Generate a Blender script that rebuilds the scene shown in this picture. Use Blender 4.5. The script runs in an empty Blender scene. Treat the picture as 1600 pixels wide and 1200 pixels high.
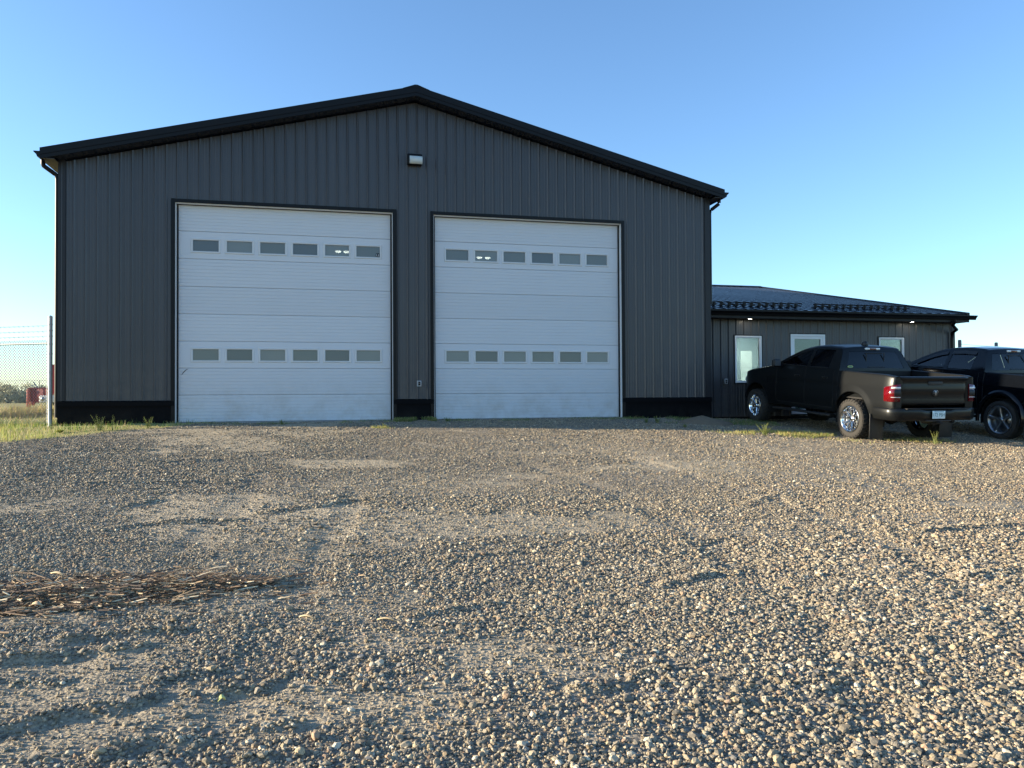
import bpy, bmesh, math, random
import numpy as np
from mathutils import Vector, Matrix
R = math.radians
rng = np.random.default_rng(7)
random.seed(7)

# ------------------------------------------------------------------ camera, sky, sun, exposure
scene = bpy.context.scene
COL = scene.collection
CZ, PIT, ROL, FPX = 0.5589, 0.0155, -0.0056, 1201.5
cam_d = bpy.data.cameras.new('camera'); cam_d.sensor_fit = 'HORIZONTAL'; cam_d.sensor_width = 36
cam_d.lens = FPX / 1600 * 36; cam_d.clip_start = .05; cam_d.clip_end = 9000
cam = bpy.data.objects.new('camera', cam_d); COL.objects.link(cam)
_R, _F, _U = Vector((1, 0, 0)), Vector((0, math.cos(PIT), math.sin(PIT))), Vector((0, -math.sin(PIT), math.cos(PIT)))
_c, _s = math.cos(ROL), math.sin(ROL)
_R2, _U2 = _R * _c + _U * _s, _U * _c - _R * _s
cam.matrix_world = Matrix(((_R2.x, _U2.x, -_F.x, 0), (_R2.y, _U2.y, -_F.y, 0), (_R2.z, _U2.z, -_F.z, CZ), (0, 0, 0, 1)))
scene.camera = cam

SUN_EL, SUN_ROT = R(12), R(269.3)
world = bpy.data.worlds.new('World'); scene.world = world; world.use_nodes = True
wn = world.node_tree.nodes; bg = wn['Background']
sky = wn.new('ShaderNodeTexSky'); sky.sky_type = 'NISHITA'; sky.sun_disc = False
sky.sun_elevation = SUN_EL; sky.sun_rotation = SUN_ROT
sky.altitude = 500; sky.air_density = 1.0; sky.dust_density = 0.55; sky.ozone_density = 2.3
tint = wn.new('ShaderNodeMix'); tint.data_type = 'RGBA'; tint.blend_type = 'MULTIPLY'; tint.inputs['Factor'].default_value = 1
tint.inputs['B'].default_value = (.81, .95, 1.08, 1)          # camera white balance: cool shade
world.node_tree.links.new(sky.outputs[0], tint.inputs['A']); world.node_tree.links.new(tint.outputs['Result'], bg.inputs[0]); bg.inputs[1].default_value = .108
sl = bpy.data.lights.new('sun', 'SUN'); sl.energy = 5.0; sl.angle = R(.53); sl.color = (1, .845, .625)
so = bpy.data.objects.new('sun', sl); COL.objects.link(so)
sun_dir = Vector((math.sin(SUN_ROT) * math.cos(SUN_EL), math.cos(SUN_ROT) * math.cos(SUN_EL), math.sin(SUN_EL)))
so.rotation_euler = sun_dir.to_track_quat('Z', 'Y').to_euler()
scene.view_settings.view_transform = 'Standard'; scene.view_settings.look = 'None'
scene.view_settings.gamma = 1; scene.view_settings.exposure = 1.58
scene.cycles.max_bounces = 6; scene.cycles.use_denoising = True
scene.cycles.caustics_reflective = False; scene.cycles.caustics_refractive = False

# ------------------------------------------------------------------ helpers
def link(o, parent=None):
    COL.objects.link(o)
    if parent: o.parent = parent
    return o
def tag(o, label=None, cat=None, group=None, kind=None):
    if label: o['label'] = label
    if cat: o['category'] = cat
    if group: o['group'] = group
    if kind: o['kind'] = kind
    return o
def empty(name, loc=(0, 0, 0), rz=0):
    o = bpy.data.objects.new(name, None); COL.objects.link(o); o.location = loc; o.rotation_euler = (0, 0, rz); o.empty_display_size = .2
    return o
class MB:
    def __init__(s): s.v = []; s.f = []; s.sm = []
    def add(s, vs, fs, smooth=False):
        b = len(s.v); s.v += [tuple(v) for v in vs]; s.f += [tuple(i + b for i in f) for f in fs]; s.sm += [smooth] * len(fs); return s
    def box(s, x0, x1, y0, y1, z0, z1):
        return s.add([(x0,y0,z0),(x1,y0,z0),(x1,y1,z0),(x0,y1,z0),(x0,y0,z1),(x1,y0,z1),(x1,y1,z1),(x0,y1,z1)],
                     [(0,3,2,1),(4,5,6,7),(0,1,5,4),(1,2,6,5),(2,3,7,6),(3,0,4,7)])
    def bbox(s, x0, x1, y0, y1, z0, z1, b=.01, seg=2):
        bm = bmesh.new(); bmesh.ops.create_cube(bm, size=1)
        bmesh.ops.scale(bm, vec=(x1-x0, y1-y0, z1-z0), verts=bm.verts); bmesh.ops.translate(bm, vec=((x0+x1)/2, (y0+y1)/2, (z0+z1)/2), verts=bm.verts)
        bmesh.ops.bevel(bm, geom=bm.edges[:], offset=b, segments=seg, affect='EDGES', profile=.5)
        bm.verts.index_update(); s.add([v.co[:] for v in bm.verts], [[v.index for v in f.verts] for f in bm.faces], True); bm.free(); return s
    def grid(s, P, smooth=True, closed=False):     # P[i][j]
        n, m = len(P), len(P[0]); vs = [p for row in P for p in row]; fs = []
        for i in range(n - 1):
            for j in range(m - 1 + (1 if closed else 0)):
                k = (j + 1) % m
                fs.append((i*m+j, i*m+k, (i+1)*m+k, (i+1)*m+j))
        return s.add(vs, fs, smooth)
    def extrude(s, prof, a, b, axis='y', cap=True, closed=True, smooth=False):
        # prof = list of 2D points; axis y: (x,z); axis x: (y,z); axis z: (x,y)
        def P(p, t): return {'y': (p[0], t, p[1]), 'x': (t, p[0], p[1]), 'z': (p[0], p[1], t)}[axis]
        n = len(prof); vs = [P(p, a) for p in prof] + [P(p, b) for p in prof]
        fs = [(i, (i+1) % n, (i+1) % n + n, i + n) for i in range(n if closed else n - 1)]
        if cap and closed: fs += [tuple(range(n))[::-1], tuple(range(n, 2*n))]
        return s.add(vs, fs, smooth)
    def tube(s, pts, r, n=8, cap=True):
        pts = [Vector(p) for p in pts]; rings = []
        rr = r if isinstance(r, (list, tuple)) else [r] * len(pts)
        for i, p in enumerate(pts):
            d = (pts[min(i+1, len(pts)-1)] - pts[max(i-1, 0)]).normalized()
            a = Vector((0, 0, 1)) if abs(d.z) < .9 else Vector((1, 0, 0))
            u = d.cross(a).normalized(); w = d.cross(u).normalized()
            rings.append([tuple(p + (u * math.cos(2*math.pi*k/n) + w * math.sin(2*math.pi*k/n)) * rr[i]) for k in range(n)])
        s.grid(rings, True, True)
        if cap:
            s.add(rings[0], [tuple(range(n))]); s.add(rings[-1], [tuple(range(n))[::-1]])
        return s
    def lathe(s, prof, c=(0,0,0), n=32, axis='x'):  # prof = (r, t) along axis
        rings = []
        for r, t in prof:
            ring = []
            for k in range(n):
                a = 2*math.pi*k/n; u, w = r*math.cos(a), r*math.sin(a)
                ring.append({'x': (c[0]+t, c[1]+u, c[2]+w), 'z': (c[0]+u, c[1]+w, c[2]+t), 'y': (c[0]+u, c[1]+t, c[2]+w)}[axis])
            rings.append(ring)
        return s.grid(rings, True, True)
    def build(s, name, mat, parent=None, weld=False, bevel=0):
        me = bpy.data.meshes.new(name); me.from_pydata(s.v, [], s.f); me.polygons.foreach_set('use_smooth', s.sm); me.update()
        bm = bmesh.new(); bm.from_mesh(me)
        if weld: bmesh.ops.remove_doubles(bm, verts=bm.verts, dist=1e-4)
        bmesh.ops.recalc_face_normals(bm, faces=bm.faces); bm.to_mesh(me); bm.free()
        if mat: me.materials.append(mat)
        o = bpy.data.objects.new(name, me); link(o, parent)
        if bevel:
            m = o.modifiers.new('bevel', 'BEVEL'); m.width = bevel; m.segments = 2; m.limit_method = 'ANGLE'
        return o
def npmesh(name, V, F, mat, parent=None, smooth=False, col=None):
    """V (n,3), F (m,k) int"""
    me = bpy.data.meshes.new(name); n, (m, k) = len(V), F.shape
    me.vertices.add(n); me.vertices.foreach_set('co', np.ascontiguousarray(V, dtype=np.float32).ravel())
    me.loops.add(m * k); me.loops.foreach_set('vertex_index', np.ascontiguousarray(F, dtype=np.int32).ravel())
    me.polygons.add(m); me.polygons.foreach_set('loop_start', np.arange(0, m * k, k, dtype=np.int32))
    me.polygons.foreach_set('use_smooth', np.full(m, smooth, dtype=bool))
    me.update(calc_edges=True)
    if col is not None:
        a = me.attributes.new('tint', 'FLOAT_COLOR', 'POINT'); a.data.foreach_set('color', np.ascontiguousarray(col, dtype=np.float32).ravel())
    if mat: me.materials.append(mat)
    o = bpy.data.objects.new(name, me); link(o, parent); return o

# ------------------------------------------------------------------ materials
MATS = {}
def mat(name, col=(.5,.5,.5), rough=.5, metal=0, spec=.5, coat=0, var=0, vscale=6, bump=0, bscale=40, emit=None, es=0, alpha=1):
    m = bpy.data.materials.new(name); m.use_nodes = True; nt = m.node_tree; b = nt.nodes['Principled BSDF']
    b.inputs['Base Color'].default_value = (*col, 1); b.inputs['Roughness'].default_value = rough; b.inputs['Metallic'].default_value = metal
    b.inputs['Specular IOR Level'].default_value = spec; b.inputs['Coat Weight'].default_value = coat; b.inputs['Coat Roughness'].default_value = .04
    if emit: b.inputs['Emission Color'].default_value = (*emit, 1); b.inputs['Emission Strength'].default_value = es
    tc = nt.nodes.new('ShaderNodeTexCoord')
    if var:
        n = nt.nodes.new('ShaderNodeTexNoise'); n.inputs['Scale'].default_value = vscale; n.inputs['Detail'].default_value = 6; n.inputs['Roughness'].default_value = .65
        nt.links.new(tc.outputs['Object'], n.inputs['Vector'])
        mx = nt.nodes.new('ShaderNodeMix'); mx.data_type = 'RGBA'
        mx.inputs['A'].default_value = (*[c*(1-var) for c in col], 1); mx.inputs['B'].default_value = (*[min(1, c*(1+var)) for c in col], 1)
        nt.links.new(n.outputs['Fac'], mx.inputs['Factor']); nt.links.new(mx.outputs['Result'], b.inputs['Base Color'])
        mr = nt.nodes.new('ShaderNodeMapRange'); mr.inputs['To Min'].default_value = max(0, rough-.12); mr.inputs['To Max'].default_value = min(1, rough+.12)
        nt.links.new(n.outputs['Fac'], mr.inputs['Value']); nt.links.new(mr.outputs['Result'], b.inputs['Roughness'])
    if bump:
        n2 = nt.nodes.new('ShaderNodeTexNoise'); n2.inputs['Scale'].default_value = bscale; n2.inputs['Detail'].default_value = 4
        nt.links.new(tc.outputs['Object'], n2.inputs['Vector'])
        bp = nt.nodes.new('ShaderNodeBump'); bp.inputs['Strength'].default_value = bump; bp.inputs['Distance'].default_value = .01
        nt.links.new(n2.outputs['Fac'], bp.inputs['Height']); nt.links.new(bp.outputs['Normal'], b.inputs['Normal'])
    MATS[name] = m; return m
def glassmat(name, tint, refl_rough=.02, mixfac=.5, body=(.02,.02,.02), body_rough=.3):
    """tinted pane: part see-through, part of its own colour, Fresnel reflection on top"""
    m = bpy.data.materials.new(name); m.use_nodes = True; nt = m.node_tree; nt.nodes.clear()
    out = nt.nodes.new('ShaderNodeOutputMaterial'); tr = nt.nodes.new('ShaderNodeBsdfTransparent'); tr.inputs[0].default_value = (*tint, 1)
    df = nt.nodes.new('ShaderNodeBsdfDiffuse'); df.inputs[0].default_value = (*body, 1)
    gl = nt.nodes.new('ShaderNodeBsdfGlossy'); gl.inputs['Roughness'].default_value = refl_rough
    fr = nt.nodes.new('ShaderNodeFresnel'); fr.inputs[0].default_value = 1.55
    m1 = nt.nodes.new('ShaderNodeMixShader'); m1.inputs[0].default_value = mixfac
    m2 = nt.nodes.new('ShaderNodeMixShader')
    nt.links.new(tr.outputs[0], m1.inputs[1]); nt.links.new(df.outputs[0], m1.inputs[2])
    nt.links.new(fr.outputs[0], m2.inputs[0]); nt.links.new(m1.outputs[0], m2.inputs[1]); nt.links.new(gl.outputs[0], m2.inputs[2])
    nt.links.new(m2.outputs[0], out.inputs[0]); return m

def sheetvar(m, width, amt, dustz=None, axis=0):
    nt = m.node_tree; b = nt.nodes['Principled BSDF']; src = b.inputs['Base Color'].links[0].from_socket
    tc = nt.nodes.new('ShaderNodeTexCoord'); sp = nt.nodes.new('ShaderNodeSeparateXYZ'); nt.links.new(tc.outputs['Object'], sp.inputs[0])
    dv = nt.nodes.new('ShaderNodeMath'); dv.operation = 'DIVIDE'; dv.inputs[1].default_value = width; nt.links.new(sp.outputs[axis], dv.inputs[0])
    fl = nt.nodes.new('ShaderNodeMath'); fl.operation = 'FLOOR'; nt.links.new(dv.outputs[0], fl.inputs[0])
    w = nt.nodes.new('ShaderNodeTexWhiteNoise'); w.noise_dimensions = '1D'; nt.links.new(fl.outputs[0], w.inputs['W'])
    mr = nt.nodes.new('ShaderNodeMapRange'); mr.inputs['To Min'].default_value = 1-amt; mr.inputs['To Max'].default_value = 1+amt; nt.links.new(w.outputs['Value'], mr.inputs['Value'])
    vm = nt.nodes.new('ShaderNodeVectorMath'); vm.operation = 'SCALE'; nt.links.new(src, vm.inputs[0]); nt.links.new(mr.outputs[0], vm.inputs['Scale']); out = vm.outputs[0]
    if dustz:
        n = nt.nodes.new('ShaderNodeTexNoise'); n.inputs['Scale'].default_value = 2.5; n.inputs['Detail'].default_value = 7; n.inputs['Roughness'].default_value = .7; nt.links.new(tc.outputs['Object'], n.inputs['Vector'])
        m1 = nt.nodes.new('ShaderNodeMapRange'); m1.inputs['From Min'].default_value = dustz[0]; m1.inputs['From Max'].default_value = dustz[1]; m1.inputs['To Min'].default_value = 1; m1.inputs['To Max'].default_value = 0; nt.links.new(sp.outputs[2], m1.inputs['Value'])
        m2 = nt.nodes.new('ShaderNodeMapRange'); m2.inputs['From Min'].default_value = .42; m2.inputs['From Max'].default_value = .68; nt.links.new(n.outputs['Fac'], m2.inputs['Value'])
        mm = nt.nodes.new('ShaderNodeMath'); mm.operation = 'MULTIPLY'; nt.links.new(m1.outputs[0], mm.inputs[0]); nt.links.new(m2.outputs[0], mm.inputs[1])
        mk = nt.nodes.new('ShaderNodeMath'); mk.operation = 'MULTIPLY'; mk.inputs[1].default_value = dustz[2]; nt.links.new(mm.outputs[0], mk.inputs[0])
        mx = nt.nodes.new('ShaderNodeMix'); mx.data_type = 'RGBA'; mx.inputs['B'].default_value = (.36,.31,.24,1); nt.links.new(mk.outputs[0], mx.inputs['Factor']); nt.links.new(out, mx.inputs['A']); out = mx.outputs['Result']
    nt.links.new(out, b.inputs['Base Color'])
M_wall = mat('charcoal_steel_cladding', (.050,.050,.056), .36, 0, .5, var=.10, vscale=1.3, bump=.15, bscale=3)
M_black = mat('black_steel_trim', (.004,.004,.005), .4, 0, .22, var=.15, vscale=3)
M_trim = mat('charcoal_corner_trim', (.018,.018,.021), .4, 0, .3, var=.1, vscale=3)
M_found = mat('black_coated_foundation', (.0025,.0025,.0035), .7, 0, .12, var=.3, vscale=5, bump=.3)
M_roof = mat('black_steel_roof', (.010,.014,.025), .24, 0, .35, var=.1, vscale=2)
M_soffit = mat('soffit', (.03,.03,.03), .6)
M_door = mat('white_door_paint', (.62,.635,.66), .45, 0, .4, var=.035, vscale=1.2, bump=.05, bscale=8)
sheetvar(M_wall, .9164, .07, (.3, 1.6, .12)); sheetvar(M_door, .607, .025, (0, 1.1, .45), 2); sheetvar(M_found, 50, 0, (-.3, .35, .10))
M_vinyl = mat('white_vinyl', (.78,.78,.78), .35)
M_seal = mat('black_rubber_seal', (.012,.012,.012), .8)
M_pane = glassmat('frosted_door_pane', (.55,.6,.6), .08, .62, (.25,.28,.27))
M_panes = [M_pane, glassmat('frosted_door_pane_dusty', (.55,.6,.6), .12, .70, (.29,.32,.31)), glassmat('frosted_door_pane_clean', (.50,.57,.6), .05, .55, (.22,.25,.255))]
M_glass = glassmat('window_glass', (.72,.80,.78), .01, .08, (.2,.25,.25))
M_interior = mat('interior_white', (.74,.77,.78), .8)
M_dark = mat('dark_interior', (.05,.05,.05), .9)
M_galv = mat('galvanised_steel', (.40,.43,.44), .5, .35, .5, var=.15, vscale=12)
M_wire = mat('galvanised_wire', (.30,.32,.33), .6, .2)
M_grey = mat('grey_plastic_cover', (.35,.36,.37), .45)
M_concrete = mat('interior_concrete', (.3,.3,.29), .8, var=.15, vscale=1)
def leafmat(name, scale):
    m = bpy.data.materials.new(name); m.use_nodes = True; nt = m.node_tree; b = nt.nodes['Principled BSDF']
    a = nt.nodes.new('ShaderNodeAttribute'); a.attribute_name = 'tint'; nt.links.new(a.outputs['Color'], b.inputs['Base Color'])
    b.inputs['Roughness'].default_value = .6
    tl = nt.nodes.new('ShaderNodeBsdfTranslucent'); nt.links.new(a.outputs['Color'], tl.inputs[0])
    mx = nt.nodes.new('ShaderNodeMixShader'); mx.inputs[0].default_value = scale
    nt.links.new(b.outputs[0], mx.inputs[1]); nt.links.new(tl.outputs[0], mx.inputs[2]); nt.links.new(mx.outputs[0], nt.nodes['Material Output'].inputs[0])
    return m
M_leaf = leafmat('leaf_blades', .35)
M_straw = leafmat('dry_bark', .05)

# ------------------------------------------------------------------ layout of the lot
TH = 0.2308
B0 = np.array([-9.6197, 16.3228]); Uv = np.array([math.cos(TH), math.sin(TH)]); Nv = np.array([math.sin(TH), -math.cos(TH)])
W = 15.12; AW = 23.33            # main wall width, end of the annex wall
AS = .80                         # annex setback
def hash2(ix, iy, seed):
    h = (ix.astype(np.int64) * 374761393 + iy.astype(np.int64) * 668265263 + seed * 974711) & 0xffffffff
    h = ((h ^ (h >> 13)) * 1274126177) & 0xffffffff; h = h ^ (h >> 16)
    return (h & 0xffffff) / float(0xffffff)
def vnoise(x, y, seed=0):
    ix, iy = np.floor(x), np.floor(y); fx, fy = x - ix, y - iy; fx = fx*fx*(3-2*fx); fy = fy*fy*(3-2*fy)
    a, b = hash2(ix, iy, seed), hash2(ix+1, iy, seed); c, d = hash2(ix, iy+1, seed), hash2(ix+1, iy+1, seed)
    return (a*(1-fx)+b*fx)*(1-fy) + (c*(1-fx)+d*fx)*fy - .5
def fbm(x, y, f, o=4, seed=0):
    r = 0; a = 1
    for i in range(o): r = r + a * vnoise(x*f, y*f, seed+i); f *= 2.03; a *= .5
    return r
def sst(x, a, b):
    t = np.clip((x-a)/(b-a), 0, 1); return t*t*(3-2*t)
def base_h(x, y):
    dx, dy = x - B0[0], y - B0[1]
    s = dx*Uv[0] + dy*Uv[1]; dn = dx*Nv[0] + dy*Nv[1]
    ramp = np.clip(dn/14, 0, 1.6); k = 12.0
    fall = -.94 * (1 - np.exp(-(np.clip(ramp, 0, None)**1.12 * 1.0) * 1.0 - .35*ramp**3)) / (1 - math.exp(-1.35))
    right = -.12 * sst(s, 12.5, 17.5)
    left = -.06 * sst(-s, -1.5, 1.5)
    far = sst(np.hypot(x, y), 60, 300)
    return fall * (1 - far) + (right + left) * (1 - far) - .02*far
# windrows left by tyres: (world polyline, height, width) measured on the ground
RIDGES = []
def pix_ground(px, py):
    dx, dy = (px-800)/FPX, (py-600)/FPX
    u = _c*dx + _s*dy; v = -_s*dx + _c*dy
    Y = math.cos(PIT) + math.sin(PIT)*v; Z = math.sin(PIT) - math.cos(PIT)*v
    t = 3.0
    for _ in range(60):
        z = float(base_h(np.array(u*t), np.array(Y*t))); t += .6*((z - CZ)/Z - t)
    return u*t, Y*t
for pts, hh, ww in [
    ([(-40,1038),(0,1033),(103,1018),(212,1010)], .035, .055), ([(103,997),(175,988),(281,983)], .028, .05),
    ([(-30,1150),(31,1135),(119,1110),(187,1107),(234,1088)], .034, .05), ([(156,1185),(203,1169),(269,1160),(312,1163)], .038, .045),
    ([(344,1077),(403,1075),(437,1054)], .035, .04), ([(384,1144),(456,1138)], .03, .04), ([(31,1066),(94,1066)], .02, .04),
    ([(244,1065),(281,1054),(328,1047)], .025, .04), ([(380,1190),(460,1182)], .03, .04),
    ([(900,1079),(956,1072)], .03, .05), ([(1034,913),(1100,897)], .035, .06), ([(1000,1050),(1034,1047)], .03, .05), ([(1315,1025),(1353,1035)], .035, .05),
    ([(197,723),(332,719)], .05, .10), ([(0,745),(130,738),(280,742)], .05, .10), ([(120,757),(300,753)], .04, .09), ([(60,705),(230,702)], .04, .1),
    ([(195,790),(240,782)], .04, .08), ([(420,800),(560,780)], .03, .09), ([(150,830),(260,815),(360,812)], .03, .08),
    ([(1160,790),(1220,770),(1260,800)], .028, .08), ([(1280,752),(1330,756)], .03, .08), ([(1335,735),(1390,750)], .03, .1), ([(1060,850),(1120,842)], .03, .07),
    ([(640,960),(760,940)], .02, .06), ([(700,870),(800,862)], .025, .06), ([(1440,830),(1580,815)], .035, .07), ([(1500,900),(1600,890)], .03, .06)]:
    RIDGES.append(([pix_ground(*p) for p in pts], hh*(.66 if pts[0][1] > 890 else .36), ww))
def ground_h(x, y):
    h = base_h(x, y)
    r = np.hypot(x, y-2); near = 1 - sst(r, 30, 60)
    dx, dy = x - B0[0], y - B0[1]; dn = dx*Nv[0] + dy*Nv[1]; s = dx*Uv[0] + dy*Uv[1]
    flat = sst(dn, -.2, 1.2)                                  # keep it level against the walls
    h = h + near * flat * (.032*fbm(x, y, .35, 3, 1) + .009*fbm(x*.7, y*1.3, 1.6, 3, 5) + .007*fbm(x, y, 7., 3, 9))
    h = h - near * .012*track_mask(x, y)
    h = h + near * (1-flat) * .03*fbm(x, y, 1.5, 3, 9)
    out = np.zeros_like(h)
    m = near > 0
    xs, ys = x[m], y[m]; acc = np.zeros_like(xs)
    for pts, hh, ww in RIDGES:
        for (x0, y0), (x1, y1) in zip(pts[:-1], pts[1:]):
            bb = (xs > min(x0,x1)-.5) & (xs < max(x0,x1)+.5) & (ys > min(y0,y1)-.5) & (ys < max(y0,y1)+.5)
            if not bb.any(): continue
            ax, ay = xs[bb]-x0, ys[bb]-y0; lx, ly = x1-x0, y1-y0; L2 = lx*lx+ly*ly
            t = np.clip((ax*lx+ay*ly)/L2, 0, 1); d = np.hypot(ax-t*lx, ay-t*ly)
            w = ww*(1+.6*fbm(xs[bb], ys[bb], 5, 2, 33)); dd = d/w
            v = hh*(np.exp(-dd**2) - .35*np.exp(-((dd-2.0)/.9)**2))*(1+1.2*fbm(xs[bb], ys[bb], 9, 2, 44))
            a = acc[bb]; acc[bb] = np.where(np.abs(v) > np.abs(a), v, a)
    out[m] = acc
    return h + out
def ridge_only(x, y):
    a = np.zeros_like(x)
    for pts, hh, ww in RIDGES:
        for (x0, y0), (x1, y1) in zip(pts[:-1], pts[1:]):
            lx, ly = x1-x0, y1-y0; ax, ay = x-x0, y-y0; t = np.clip((ax*lx+ay*ly)/(lx*lx+ly*ly), 0, 1)
            a = np.maximum(a, np.exp(-((np.hypot(ax-t*lx, ay-t*ly)/(ww*1.3))**2)))
    return a
def grav_mask(x, y):
    """1 = gravel lot, 0 = grassland"""
    dx, dy = x - B0[0], y - B0[1]; s = dx*Uv[0] + dy*Uv[1]; dn = dx*Nv[0] + dy*Nv[1]
    n = .55*fbm(x, y, .9, 3, 60)
    edge = np.interp(s, [-60, -4, 0, 2.2, 3.2, 15, 30], [6.5, 3.2, 2.35, .9, -.4, -3, -20])
    m = sst(dn + n, edge-.25, edge+.25)
    m = m * (1 - sst(np.hypot(x-3, y-8), 34, 38))
    return m
TRACKS = [([pix_ground(*p) for p in pts], w_) for pts, w_ in [
    ([(700,672),(860,690),(1010,722),(1200,772),(1420,862),(1640,1000)], .16), ([(640,690),(800,716),(940,762),(1090,835),(1260,955),(1400,1130)], .15),
    ([(1120,690),(1290,722),(1450,765),(1640,840)], .17), ([(410,740),(370,790),(250,905),(60,1080)], .17), ([(560,770),(520,840),(430,985),(330,1190)], .15),
    ([(880,668),(1040,688),(1240,716),(1500,742)], .18)]]
def track_mask(x, y):
    a = np.zeros_like(x)
    for pts, ww in TRACKS:
        for (x0, y0), (x1, y1) in zip(pts[:-1], pts[1:]):
            lx, ly = x1-x0, y1-y0; ax, ay = x-x0, y-y0; t = np.clip((ax*lx+ay*ly)/(lx*lx+ly*ly), 0, 1)
            a = np.maximum(a, np.exp(-((np.hypot(ax-t*lx, ay-t*ly)/ww)**4)))
    return a
def dirt_mask(x, y):
    """1 = packed fines with few loose stones"""
    a = fbm(x*.8, y*1.4, .55, 4, 71) + .25*fbm(x, y, 2.7, 2, 75)
    d = sst(a, .06, .36)
    d = d*(1 - .9*sst(x+.3*(6-y), .3, 2)*(1-sst(y, 6.5, 9)))
    d = np.maximum(d, track_mask(x, y)*(1-.6*(y < 6))*np.clip(.55+1.3*fbm(x, y, 1.1, 3, 131), 0, .9))
    for cx, cy, r in DIRT: d = np.maximum(d, .85*np.exp(-(((x-cx)/(1.6*r))**2 + ((y-cy)/r)**2)))
    return d
DIRT = [(*pix_ground(px, py), r) for px, py, r in [(300,945,.5),(470,960,.45),(560,940,.4),(230,1090,.25),(330,1120,.28),(420,1110,.3),(300,790,1.2),(430,830,.9),(650,760,1.2),(1150,735,1.3),(1330,745,1.0),(1200,830,.5),(970,700,1.6),(1230,690,1.5),(600,1000,.3),(640,1130,.22),(960,1150,.12),(1400,810,.7)]]

# ------------------------------------------------------------------ ground sheet
def axis(lo, a, b, hi, core, grow=1.12):
    left = [a]; st = core[0]-core[1] if False else abs(core[1]-core[0])
    while left[-1] > lo: st *= grow; left.append(left[-1]-st)
    st = abs(core[-1]-core[-2]); right = [b]
    while right[-1] < hi: st *= grow; right.append(right[-1]+st)
    return np.array(left[::-1][:-1] + list(core) + right[1:])
cx = np.arange(-14, 17.01, .035)
cy = [1.2]
while cy[-1] < 26: cy.append(cy[-1] + .022 + .0042*max(0, cy[-1]-3))
gx = axis(-4200, -14, 17, 4200, cx); gy = axis(-3500, 1.2, cy[-1], 5200, cy)
GX, GY = np.meshgrid(gx, gy); hx_, hy_ = GX.ravel(), GY.ravel()
GH = ground_h(hx_, hy_)
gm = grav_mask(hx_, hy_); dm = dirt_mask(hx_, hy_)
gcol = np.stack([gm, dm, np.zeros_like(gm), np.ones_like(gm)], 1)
nx, ny = len(gx), len(gy)
ii = (np.arange(ny-1)[:, None]*nx + np.arange(nx-1)[None, :]).ravel()
GF = np.stack([ii, ii+1, ii+nx+1, ii+nx], 1)
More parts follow.
